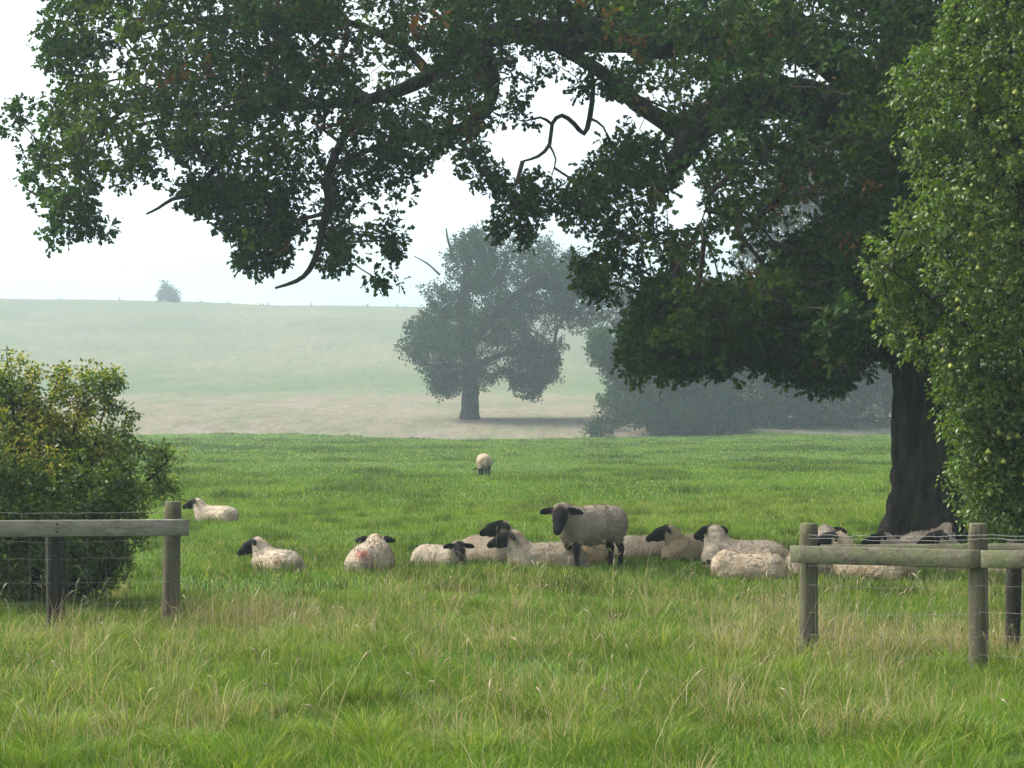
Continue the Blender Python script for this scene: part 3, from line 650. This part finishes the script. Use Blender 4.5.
tree('hawthorn_bush', TB, DB, 3400, 1.0, 60,
     [[(40, 612, 0, 7), (35, 560, 0, 5), (20, 480, 0, 3), (12, 400, 0, 1.0), (6, 350, 0, .4)], [(50, 612, .1, 6), (70, 540, .1, 4), (90, 460, .1, 1.6), (110, 392, .1, .4)], [(55, 612, -.1, 6), (90, 560, -.2, 4), (130, 500, -.2, 2), (168, 460, -.2, .8)],
      [(30, 612, 0, 5), (-10, 540, .1, 4), (-40, 450, .1, 2)], [(58, 612, 0, 4), (95, 585, -.3, 2.5), (118, 560, -.4, 1)], [(20, 470, 0, 1.4), (45, 420, 0, 1.), (60, 370, 0, .4)], [(70, 470, 0, 1.4), (78, 420, .1, .9), (98, 362, .1, .3)], [(70, 470, 0, 1.3), (80, 410, -.1, .8), (122, 381, -.1, .3)]],
     bushcol, .052, 'dense yellowing green bush growing behind the short left fence', 'bush', per=9, nscale=.42, thr=.46, seed=55, lm='bush_leaf', base=(at(40, 605, DB)[0], DB, 0), rtip=.0022, spread=.7, jit=1.3, extra=shoots)
# ---- pear tree at the right
TP = [(962, -95), (952, -10), (946, 12), (938, 49), (918, 48), (904, 57), (897, 83), (900, 113), (896, 130), (912, 151), (905, 166), (893, 181), (889, 208), (898, 227), (900, 242), (882, 240), (870, 252), (873, 275), (882, 302), (885, 327), (902, 351), (931, 363), (951, 383), (938, 400), (935, 415), (951, 415), (968, 400), (973, 432), (960, 455),
      (947, 476), (950, 490), (963, 492), (979, 488), (983, 508), (1003, 508), (1012, 530), (1060, 560), (1190, 520), (1190, -95)]
DP = 22.2
def pearcol(P, n):
    r = RS.uniform(0, 1, (n, 1)); g = np.array([.036, .084, .010])*(1-r)+np.array([.118, .19, .024])*r
    k = (vnoise3(P*2.2, 98)[:, None]*.7+.3*r) > .80
    return np.where(k, np.array([.17, .185, .03])*(.6+.6*r), g)
pq = [(px, py) for px, py in zip(RS.uniform(935, 1030, 420), RS.uniform(335, 440, 420)) if px > 935+.25*max(0, py-380)]+[(px, py) for px, py in zip(RS.normal(994, 22, 420), RS.uniform(395, 535, 420)) if px > 948+.35*max(0, py-470)]
pex = np.array([at(px, py, DP+RS.uniform(-.8, .3)) for px, py in pq])
pear, pn = tree('pear_tree', TP, DP, 4600, 1.15, 90,
     [[(1040, 606, 0, 10), (1036, 500, 0, 8), (1030, 380, 0, 7), (1025, 250, 0, 5), (1015, 120, 0, 4), (1005, -60, 0, 2)], [(1034, 560, 0, 3), (1004, 520, -.1, 2.4), (985, 470, -.2, 1.6), (968, 420, -.2, 1)], [(1031, 420, 0, 4), (980, 340, -.3, 3), (920, 290, -.4, 1.6), (880, 262, -.4, .8)],
      [(1028, 330, 0, 4), (970, 230, .3, 2.5), (920, 120, .3, 1.5), (910, 70, .3, .8)], [(1030, 400, 0, 4), (1090, 300, 0, 3), (1130, 180, 0, 1)], [(1020, 200, 0, 3), (975, 100, -.2, 2), (955, 10, -.2, 1)], [(1036, 580, 0, 2.5), (1012, 545, 0, 1.8), (1000, 510, 0, 1.2)]],
     pearcol, .062, 'leafy pear tree hung with small yellow green fruit at the right of the big oak', 'tree', per=9, nscale=.62, thr=.37, seed=65, lm='pear_leaf', base=(at(1040, 0, DP)[0], DP, 0), rtip=.0026, spread=.65, jit=1.2, drop=.45, extra=pex)
# fruit: visible side of the crown only
sx = 512+pn[:, 0]*F/pn[:, 1]; sy = HZ-(pn[:, 2]-CH)*F/pn[:, 1]
cand = np.where((pn[:, 1] < DP-.35) & (sx > 905) & (sx < 1022) & (sy > 10) & (sy < 480) & (vnoise3(pn*2.4, 99) > .50))[0]
RS.shuffle(cand)
fV = []; NL, NM = 10, 12
prof = [(0.0, .03), (.10, .012), (.17, .010), (.3, .016), (.48, .021), (.66, .026), (.82, .025), (.94, .014), (1.0, .004)]
ringP = np.array([[r*math.cos(2*PI*j/NM), r*math.sin(2*PI*j/NM), -.052*t] for t, r in [(0, .002)]+prof[1:] for j in range(NM)])
kk = np.arange(NM); kk2 = (kk+1) % NM
fF = (np.stack([kk, kk2, kk2+NM, kk+NM], 1)[None]+(np.arange(len(prof)-1)*NM)[:, None, None]).reshape(-1, 4)
f0 = None
for i in cand[:75]:
    if f0 is None: o = f0 = np_mesh('fruit', ringP, fF, M['pear'], None, None, True)
    else: o = f0.copy(); C.objects.link(o)
    o.parent = pear; o.location = Vector(pn[i])-pear.location+Vector((0, -.14, -.02)); sc = RS.uniform(.85, 1.25)
    o.scale = (sc, sc, sc); o.rotation_euler = (RS.uniform(-.3, .3), RS.uniform(-.3, .3), RS.uniform(0, 6))

# ------------------------------------------------------------------ fences
def post(parent, px, ytop, D, rad, mt, lean=0.0, seed=0, dz=0.0):
    b = at(px, 0, D); ztop = CH+(HZ-ytop)*D/F; g = gz(b[0], D)-.1
    zz = np.linspace(g, ztop, 16); P = np.stack([b[0]+lean*(zz-ztop), np.full(16, D), zz], 1)
    P[-1, 2] += .0; R = np.full(16, rad); R[-1] = rad*.93; R[0] = rad*1.05
    P = np.vstack([P, P[-1]+[0, 0, .006]]); R = np.append(R, rad*.82)
    V, Fq = tube(P, R, 20, .035, seed)
    return np_mesh('post', V, Fq, mt, parent, None, True)
def rail(parent, A, B, h, th, mt, name='rail'):
    A = np.array(A); B = np.array(B); d = B-A; Ln = np.linalg.norm(d)
    V, Fq = box((A+B)/2, (Ln, th, h), math.atan2(d[1], d[0]), math.asin(d[2]/Ln))
    return np_mesh(name, V, Fq, mt, parent)
def wire(parent, A, B, zs, name, sag=.01, r=.0022, verts_every=None, ztop=None):
    A = np.array(A); B = np.array(B); pts = []
    for z0, z1 in zs:
        n = 24; t = np.linspace(0, 1, n)[:, None]; P = A*(1-t)+B*t
        P[:, 2] = z0*(1-t[:, 0])+z1*t[:, 0]-sag*np.sin(PI*t[:, 0])+(vnoise2(t[:, 0]*20, t[:, 0]*0+z0*9, 4)-.5)*.012
        pts.append(tubes(P[:-1], P[1:], np.full(n-1, r), np.full(n-1, r), 4))
    if verts_every:
        m = int(np.linalg.norm(B-A)/verts_every); za = min(a for a, _ in zs); zb = max(a for a, _ in zs)
        t = (np.arange(m)+.5)/m; P0 = A[None]*(1-t[:, None])+B[None]*t[:, None]; P1 = P0.copy()
        P0[:, 2] = za-.01; P1[:, 2] = zb-.005; P1[:, 0] += RS.uniform(-.01, .01, m)
        pts.append(tubes(P0, P1, np.full(m, r*.85), np.full(m, r*.85), 4))
    V, Fq = merge(pts); return np_mesh(name, V, Fq, M['wire'], parent)
# left fence
DL = 20.9
lf = empty('wooden_fence', (at(172, 0, DL)[0], DL, gz(at(172, 0, DL)[0], DL)))
tag(lf, 'short grey post and rail fence with netting in front of the yellowing bush', 'fence')
post(lf, 173, 502, DL, .080, M['post_wood'], .02, 1)
tag(post(lf, 55, 526, 20.62, .085, M['dark_shade_post'], -.01, 2), 'post with the shade of the bush painted into its dark wood')
post(lf, -75, 503, 20.24, .08, M['post_wood'], 0, 3)
def zrow(y, D): return CH+(HZ-y)*D/F
rail(lf, [at(-90, 0, 20.1)[0], 20.10, zrow(529, 20.1)], [at(189.5, 0, 20.8)[0], 20.76, zrow(527.5, 20.75)], .148, .05, M['grey_rail'])
A = [at(-80, 0, 20.2)[0], 20.25, 0]; B = [at(172, 0, 20.8)[0], 20.81, 0]
wire(lf, A, B, [(zrow(512, 20.2), zrow(512, 20.8))], 'wire', .012, .0022)
wire(lf, A, B, [(zrow(y, 20.2), zrow(y, 20.8)) for y in (540, 557, 581, 602, 622)], 'wire_netting', .02, .0013, .16)
def nail(parent, px, py, D, face):
    c = at(px, py, D); P = np.array([[c[0], face, c[2]], [c[0], face-.006, c[2]]])
    np_mesh('nail', *tube(P, [.011, .010], 8), M['dark_shade_post'], parent, None, True)
for py in (524, 532): nail(lf, 173, py, 20.76, 20.735); nail(lf, 57, py, 20.4, 20.42)
# right fence
rf = empty('wooden_fence', (at(808, 0, 17.8)[0], 17.8, gz(at(808, 0, 17.8)[0], 17.8)))
tag(rf, 'mossy post and rail fence with netting below the pear tree', 'fence')
post(rf, 808.5, 524, 17.8, .073, M['post_wood'], .0, 4)
post(rf, 978, 524, 16.75, .072, M['post_wood'], .0, 5)
tag(post(rf, 1014, 541, 18.2, .062, M['dark_shade_post'], .02, 6), 'thin dark post behind the rail')
post(rf, 1150, 526, 15.7, .072, M['post_wood'], .0, 8)
rail(rf, [at(790, 0, 17.8)[0], 17.71, zrow(553.5, 17.75)], [at(979.5, 0, 16.65)[0], 16.62, zrow(559, 16.65)], .135, .045, M['rail_wood'])
rail(rf, [at(981, 0, 16.64)[0], 16.60, zrow(558.5, 16.64)], [at(1165, 0, 15.6)[0], 15.58, zrow(560, 15.6)], .130, .045, M['rail_wood'])
rail(rf, [at(822, 0, 17.9)[0], 17.93, zrow(553, 17.9)], [at(1080, 0, 16.9)[0], 16.93, zrow(552, 16.9)], .13, .045, M['rail_wood'], 'rear_rail')
A = [at(808, 0, 17.7)[0], 17.72, 0]; B = [at(978, 0, 16.66)[0], 16.67, 0]; B2 = [at(1150, 0, 15.6)[0], 15.62, 0]
for P, Q, da, db in ((A, B, 17.7, 16.66), (B, B2, 16.66, 15.6)):
    wire(rf, P, Q, [(zrow(534.5, da), zrow(535.5, db)), (zrow(538, da), zrow(540, db))], 'wire', .012, .002)
    wire(rf, P, Q, [(zrow(y, da), zrow(y+2, db)) for y in (566, 585, 612, 635, 655)], 'wire_netting', .015, .0012, .15)

# ------------------------------------------------------------------ sheep (signed distance bodies, one continuous mesh each)
def surface_nets(V, org, h):
    ins = V < 0; nx, ny, nz = V.shape
    s = (slice(0, -1), slice(1, None))
    corner = {}
    for a in (0, 1):
        for b in (0, 1):
            for c in (0, 1): corner[a, b, c] = V[s[a], s[b], s[c]]
    cnt = np.zeros(corner[0, 0, 0].shape); acc = np.zeros(cnt.shape+(3,))
    ks = list(corner)
    for p in ks:
        for ax in range(3):
            if p[ax] == 0:
                q = list(p); q[ax] = 1; q = tuple(q); va, vb = corner[p], corner[q]
                m = (va < 0) != (vb < 0); t = np.where(m, va/np.where(m, va-vb, 1), 0)
                cnt += m
                for d in range(3):
                    acc[..., d] += np.where(m, p[d]+(t if d == ax else 0), 0)
    act = cnt > 0; idx = -np.ones(cnt.shape, int); idx[act] = np.arange(act.sum())
    I = np.argwhere(act); P = (I+acc[act]/cnt[act][:, None])*h+org
    faces = []
    for ax in range(3):
        o1, o2 = [(1, 2), (2, 0), (0, 1)][ax]
        sl0 = [slice(1, -1)]*3; sl1 = [slice(1, -1)]*3; sl0[ax] = slice(0, -1); sl1[ax] = slice(1, None)
        a = ins[tuple(sl0)]; b = ins[tuple(sl1)]
        for flip, mk in ((False, a & ~b), (True, ~a & b)):
            J = np.argwhere(mk); 
            if not len(J): continue
            J = J+np.array([1 if d != ax else 0 for d in range(3)])
            def g(u, v):
                K = J.copy(); K[:, o1] -= u; K[:, o2] -= v; return idx[K[:, 0], K[:, 1], K[:, 2]]
            q = np.stack([g(1, 1), g(0, 1), g(0, 0), g(1, 0)], 1)
            faces.append(q[:, ::-1] if flip else q)
    return P, np.vstack(faces)
def sd_cone(Q, a, b, ra, rb):
    ab = b-a; t = np.clip(((Q-a)@ab)/(ab@ab), 0, 1); return np.linalg.norm(Q-a-t[..., None]*ab, axis=-1)-(ra+(rb-ra)*t)
def sd_ell(Q, c, r, X=None):
    d = Q-c
    if X is not None: d = d@X.T
    k0 = np.linalg.norm(d/r, axis=-1); k1 = np.linalg.norm(d/(r*r), axis=-1); return k0*(k0-1)/np.maximum(k1, 1e-6)
def smin(a, b, k):
    h = np.clip(.5+.5*(b-a)/k, 0, 1); return b+(a-b)*h-k*h*(1-h)
v3 = lambda *a: np.array(a, float)
def head_prims(hp, fw, fleece, black, wool=1.0):
    """hp: poll point, fw: unit facing direction of the muzzle"""
    lat = unit(np.cross(fw, v3(0, 0, 1))); up = np.cross(lat, fw)
    black.append(('c', hp-fw*.045, hp+fw*.10-up*.01, .094, .082)); black.append(('c', hp+fw*.08-up*.012, hp+fw*.23-up*.05, .076, .054))
    black.append(('c', hp+fw*.21-up*.05, hp+fw*.262-up*.062, .053, .043))
    black.append(('c', hp+fw*.05-up*.07, hp+fw*.14-up*.085, .062, .046))
    for s in (1, -1):
        e0 = hp+lat*s*.07+up*.03-fw*.03; e1 = hp+lat*s*.175+up*.012-fw*.045; e2 = hp+lat*s*.26-up*.03-fw*.03
        a0 = unit(e2-e0); a1 = unit(np.cross(a0, fw)); X = np.array([a0, a1, np.cross(a0, a1)])
        black.append(('c', e0, e1, .024, .026)); black.append(('e', e1, v3(.10, .05, .022), X))
    fleece.append(('c', hp-fw*.10-up*.055, hp-fw*.12-up*.09, .065*wool, .085*wool))
def make_sheep(pose, hyaw, hpitch, hup=.0, hfwd=0., seed=0, h=.019):
    """local frame: +x is where the body points; hyaw the head's direction relative to the body"""
    fl, bl = [], []
    if pose == 'stand' or pose == 'graze':
        fl += [('e', v3(0, 0, .555), v3(.47, .215, .215), None), ('e', v3(.28, 0, .545), v3(.23, .19, .225), None), ('e', v3(-.30, 0, .565), v3(.24, .205, .205), None), ('e', v3(-.02, 0, .50), v3(.36, .20, .19), None)]
        fl += [('c', v3(-.49, 0, .60), v3(-.53, 0, .44), .042, .032)]
        for s in (1, -1):
            fl += [('c', v3(.29, .105*s, .50), v3(.31, .105*s, .36), .085, .055), ('c', v3(-.34, .10*s, .50), v3(-.33, .115*s, .38), .13, .075)]
            fx = .02 if s > 0 else -.03
            bl += [('c', v3(.31+fx, .105*s, .37), v3(.32+fx, .105*s, .22), .046, .040), ('c', v3(.32+fx, .105*s, .22), v3(.31+fx, .105*s, .06), .034, .029), ('c', v3(.31+fx, .105*s, .05), v3(.335+fx, .105*s, .018), .036, .034)]
            bl += [('c', v3(-.35+fx, .115*s, .36), v3(-.42+fx, .11*s, .25), .054, .038), ('c', v3(-.42+fx, .11*s, .25), v3(-.40+fx, .11*s, .06), .035, .029), ('c', v3(-.40+fx, .11*s, .05), v3(-.375+fx, .11*s, .018), .036, .034)]
        if pose == 'stand': n0, n1 = v3(.38, 0, .62), v3(.54+hfwd, .0, .76+hup)
        else: n0, n1 = v3(.42, 0, .52), v3(.66, 0, .27)
        rn = (.175, .115)
    else:
        fl += [('e', v3(0, 0, .205), v3(.50, .265, .225), None), ('e', v3(.26, 0, .215), v3(.24, .215, .215), None), ('e', v3(-.28, .0, .215), v3(.27, .245, .215), None), ('e', v3(-.02, 0, .17), v3(.44, .29, .17), None)]
        fl += [('c', v3(-.52, .03, .25), v3(-.56, .04, .12), .042, .035)]
        for s in (1, -1):
            fl += [('e', v3(-.27, .19*s, .14), v3(.19, .10, .14), None), ('e', v3(.29, .16*s, .14), v3(.13, .08, .13), None)]
            bl += [('c', v3(.34, .17*s, .10), v3(.50, .15*s, .055), .05, .038), ('c', v3(.50, .15*s, .055), v3(.34, .10*s, .03), .036, .03), ('c', v3(-.15, .28*s, .06), v3(.02, .27*s, .035), .042, .032)]
        n0, n1 = v3(.33, 0, .29), v3(.46+hfwd, 0, .46+hup)
        rn = (.19, .115)
    cy, sy = math.cos(hyaw), math.sin(hyaw); cp, spp = math.cos(hpitch), math.sin(hpitch)
    n1 = n1+v3(0, .10*math.sin(hyaw), 0)+v3(-.05*(1-math.cos(hyaw)), 0, 0)
    fw = v3(cy*cp, sy*cp, -spp)
    fl += [('c', n0, n1, *rn)]
    head_prims(n1+fw*.075+v3(0, 0, .03), fw, fl, bl)
    lo = v3(-.68, -.45, -.05); hi = v3(.98, .45, 1.12 if pose != 'lie' else .86)
    if pose == 'lie' and hup < -.15: hi[2] = .7
    if pose == 'graze': lo[2] = -.06
    ax = [np.arange(lo[d], hi[d]+h, h) for d in range(3)]
    Q = np.stack(np.meshgrid(*ax, indexing='ij'), -1)
    def ev(Q, pr, k):
        d = None
        for p in pr:
            e = sd_cone(Q, *p[1:]) if p[0] == 'c' else sd_ell(Q, p[1], p[2], p[3])
            d = e if d is None else smin(d, e, k)
        return d
    df = ev(Q, fl, .06); lump = (vnoise3(Q*24, seed)-.5)*.022+(vnoise3(Q*6, seed+3)-.5)*.03
    df = df-lump; db = ev(Q, bl, .018)
    P, Fq = surface_nets(smin(df, db, .014), lo, h)
    dfp = ev(P, fl, .06); dbp = ev(P, bl, .018)
    return P, Fq, dfp, dbp
NSHEEP = 0
def sheep(px, yg, yaw, label, pose='lie', head=None, pitch=15, hup=0., hfwd=0., sc=1.0, mark=None, tone=1.0, warm=0., dz=0.0):
    """px: column of the body's middle, yg: ground row; yaw: 0 = facing right, 90 = away; head = where the face points, same sense"""
    global NSHEEP; NSHEEP += 1
    D = CH*F/(yg-HZ); x = (px-512)*D/F
    hy = math.radians(((head if head is not None else yaw)-yaw+180) % 360-180)
    P, Fq, df, db = make_sheep(pose, hy, math.radians(pitch), hup, hfwd, NSHEEP*7)
    n = len(P)
    black = np.clip((df-db)/.016+.5, 0, 1)[:, None]
    wool = np.array([.45, .39, .30])*tone*np.array([1+.08*warm, 1-.05*warm, 1-.22*warm])
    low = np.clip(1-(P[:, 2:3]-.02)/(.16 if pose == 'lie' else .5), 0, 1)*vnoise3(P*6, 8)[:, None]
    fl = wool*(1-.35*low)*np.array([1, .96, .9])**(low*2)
    fl = fl*(.86+.28*vnoise3(P*9, 17)[:, None])
    if mark is not None:
        mk = np.exp(-((P-np.array(mark[:3]))**2).sum(1)/(mark[3]**2))*np.clip(.4+vnoise3(P*26, 12), 0, 1)
        mk = np.clip(mk*1.5, 0, .95)[:, None]; mk = mk*.9; fl = fl*(1-mk)+np.array([.30, .075, .055])*mk
    bk = np.array([.008, .0075, .008])*(.8+.6*vnoise3(P*25, 9)[:, None])
    col = fl*(1-black)+bk*black
    root = np_mesh('sheep', P*sc, Fq, M['sheep'], None, col, True)
    root.location = (x, D, gz(x, D)-(.05 if pose == 'lie' else .01)+dz); root.rotation_euler = (0, 0, math.radians(yaw))
    nn = np.empty(n*3, np.float32); root.data.vertices.foreach_get('normal', nn); nn = nn.reshape(-1, 3)
    ii = RS.choice(np.where((black[:, 0] < .1) & (P[:, 2] > .03))[0], 3600); b0 = P[ii]*sc; q = RS.normal(size=(len(ii), 3))
    dd = unit(nn[ii]*.55+np.array([-.15, 0, -.55])+q*.38); sd = unit(np.cross(dd, nn[ii]+q*.2)); ln = RS.uniform(.018, .042, len(ii))[:, None]*sc; wd = RS.uniform(.005, .011, len(ii))[:, None]*sc
    b0 = b0-nn[ii]*.004
    TV = np.stack([b0-sd*wd, b0+sd*wd, b0+dd*ln*.7+sd*wd*.7, b0+dd*ln-nn[ii]*.004], 1).reshape(-1, 3)
    TF = (np.array([[0, 1, 2, 3]])+(np.arange(len(ii))*4)[:, None])
    fo = np_mesh('fleece', TV, TF, M['sheep'], None, np.repeat(col[ii]*RS.uniform(.82, 1.12, (len(ii), 1)), 4, 0)); fo.parent = root
    tag(root, label, 'sheep', 'flock of black faced sheep in the pasture')
    return root
sheep(484, 473, 97, 'sheep grazing alone far out in the pasture, seen from behind', 'graze', 97, 60, sc=.95, tone=1.0, warm=.4, dz=-.07)
sheep(216, 522, 158, 'sheep lying apart behind the left fence post, black head facing left', head=172, pitch=12, hup=.03, sc=.76, tone=1.15)
sheep(277, 571, 128, 'lying sheep with black head turned left and a small red mark on its side', head=178, pitch=22, sc=.77, mark=(-.36, .20, .22, .07), tone=1.02, hup=.03)
sheep(371, 571, 84, 'lying sheep seen from behind with a red mark on its rump', head=95, pitch=25, sc=.94, mark=(-.50, .03, .30, .075), hup=-.05)
sheep(440, 566, -38, 'lying sheep facing the camera with ears spread, right of the red rumped one', head=-78, pitch=22, sc=.75, hup=-.05, tone=.98)
sheep(489, 561, -48, 'black headed sheep half hidden behind the one lying just left of the standing sheep', head=-150, pitch=5, sc=.90, hup=.10, warm=.3, tone=.95)
sheep(546, 569, 186, 'lying sheep with black head facing left, its rump behind the standing one', head=192, pitch=10, sc=.89, hup=.03, tone=.92)
sheep(591, 569, 222, 'only sheep standing up among the resting flock, ears spread, facing the camera', 'stand', 256, 34, sc=1.02, hfwd=.0, hup=-.06, tone=.78)
sheep(588, 563, 70, 'lying sheep seen between the legs of the standing one', head=60, pitch=35, sc=.78, hup=-.16, warm=1.2, tone=.85)
sheep(643, 558, 22, 'lying sheep with lowered head just right of the standing one', head=20, pitch=40, sc=.80, hup=-.24, hfwd=.1, tone=1.1, warm=.2)
sheep(687, 560, 240, 'lying sheep with raised black head pointing left, brown stained chest', head=186, pitch=12, sc=.86, hup=.03, warm=.9, tone=.80)
sheep(744, 570, 178, 'long lying sheep with its black face turned away and an ear sticking out right', head=128, pitch=3, sc=.97, hup=.05, hfwd=-.08, tone=.88)
sheep(748, 577, 178, 'pale lying sheep in front with no face showing, nearest the right fence post', head=100, pitch=60, sc=.82, hup=-.17, hfwd=-.03, tone=1.02, warm=.3)
sheep(816, 571, 62, 'lying sheep behind the first post of the right fence, seen from behind', head=85, pitch=12, sc=.98, hup=.06, tone=.9)
sheep(873, 576, 150, 'lying sheep behind the right fence rail with its black head to the left', head=170, pitch=5, sc=.92, hup=.08, tone=.95, warm=.5)
sheep(915, 564, 176, 'lying sheep between the oak trunk and the rail, black head low to the left', head=180, pitch=5, sc=.82, hup=.0, tone=.7)
sheep(926, 560, 48, 'pale round backed sheep lying against the foot of the oak trunk', head=10, pitch=10, sc=.97, hup=-.04, tone=1.05, warm=.2, dz=.0)
sheep(975, 572, 196, 'lying sheep behind the second post of the right fence, head facing left', head=190, pitch=5, sc=.90, hup=.06, tone=.8)
sheep(1030, 577, 10, 'lying sheep at the right edge under the pear tree', head=20, pitch=15, sc=.85, hup=-.05, tone=.95)

# ------------------------------------------------------------------ haze
HAZE = .00074
V = np.array([[a, b, c] for a in (-1300., 1300.) for b in (-120., 2500.) for c in (-3.5, 178.)])
Fq = np.array([[0, 1, 3, 2], [4, 6, 7, 5], [0, 4, 5, 1], [2, 3, 7, 6], [0, 2, 6, 4], [1, 5, 7, 3]])
m, N, L = mat('haze air'); pv = N.new('ShaderNodeVolumePrincipled')
pv.inputs['Color'].default_value = (.73, .89, 1, 1); pv.inputs['Density'].default_value = HAZE; pv.inputs['Anisotropy'].default_value = .35
o_ = N.new('ShaderNodeOutputMaterial'); L.new(pv.outputs[0], o_.inputs['Volume'])
tag(np_mesh('haze', V, Fq, m), 'pale morning haze filling the air over the valley', 'haze', None, 'stuff')

# ------------------------------------------------------------------ light, sky, camera
SUN_EL, SUN_AZ = math.radians(48), math.radians(-68)      # azimuth from +Y (away from camera) towards +X
w = bpy.data.worlds.new('World'); scene.world = w; w.use_nodes = True
N, L = w.node_tree.nodes, w.node_tree.links; N.clear()
sky = N.new('ShaderNodeTexSky'); sky.sky_type = 'NISHITA'; sky.sun_disc = False
sky.sun_elevation = SUN_EL; sky.sun_rotation = SUN_AZ; sky.air_density = 1.0; sky.dust_density = 8.0; sky.ozone_density = 1.0; sky.altitude = 50
hs = N.new('ShaderNodeHueSaturation'); hs.inputs['Saturation'].default_value = .45; L.new(sky.outputs[0], hs.inputs['Color'])
bg = N.new('ShaderNodeBackground'); bg.inputs['Strength'].default_value = .15; L.new(hs.outputs[0], bg.inputs[0])
wo = N.new('ShaderNodeOutputWorld'); L.new(bg.outputs[0], wo.inputs[0])
sl = bpy.data.lights.new('sun', 'SUN'); sl.energy = 1.4; sl.angle = math.radians(14); sl.color = (1, .95, .86)
so = bpy.data.objects.new('sun', sl); C.objects.link(so)
d = Vector((math.sin(SUN_AZ)*math.cos(SUN_EL), math.cos(SUN_AZ)*math.cos(SUN_EL), math.sin(SUN_EL)))
so.rotation_euler = d.to_track_quat('Z', 'Y').to_euler()
cam = bpy.data.cameras.new('camera'); co = bpy.data.objects.new('camera', cam); C.objects.link(co)
cam.sensor_width = 36; cam.lens = 36*F/1024; cam.clip_start = .1; cam.clip_end = 6000
co.location = (0, 0, CH); co.rotation_euler = (PI/2+math.atan((HZ-384)/F), 0, 0)
scene.camera = co
vs = scene.view_settings; vs.view_transform = 'Standard'; vs.look = 'None'; vs.gamma = 1; vs.use_curve_mapping = False; vs.exposure = 1.42
cy = scene.cycles; cy.use_denoising = True; cy.max_bounces = 6; cy.diffuse_bounces = 3; cy.glossy_bounces = 2; cy.transmission_bounces = 3; cy.volume_bounces = 1
cy.use_adaptive_sampling = True; cy.adaptive_threshold = .02; cy.caustics_reflective = False; cy.caustics_refractive = False
try: cy.denoiser = 'OPENIMAGEDENOISE'; cy.denoising_input_passes = 'RGB_ALBEDO_NORMAL'
except Exception: pass
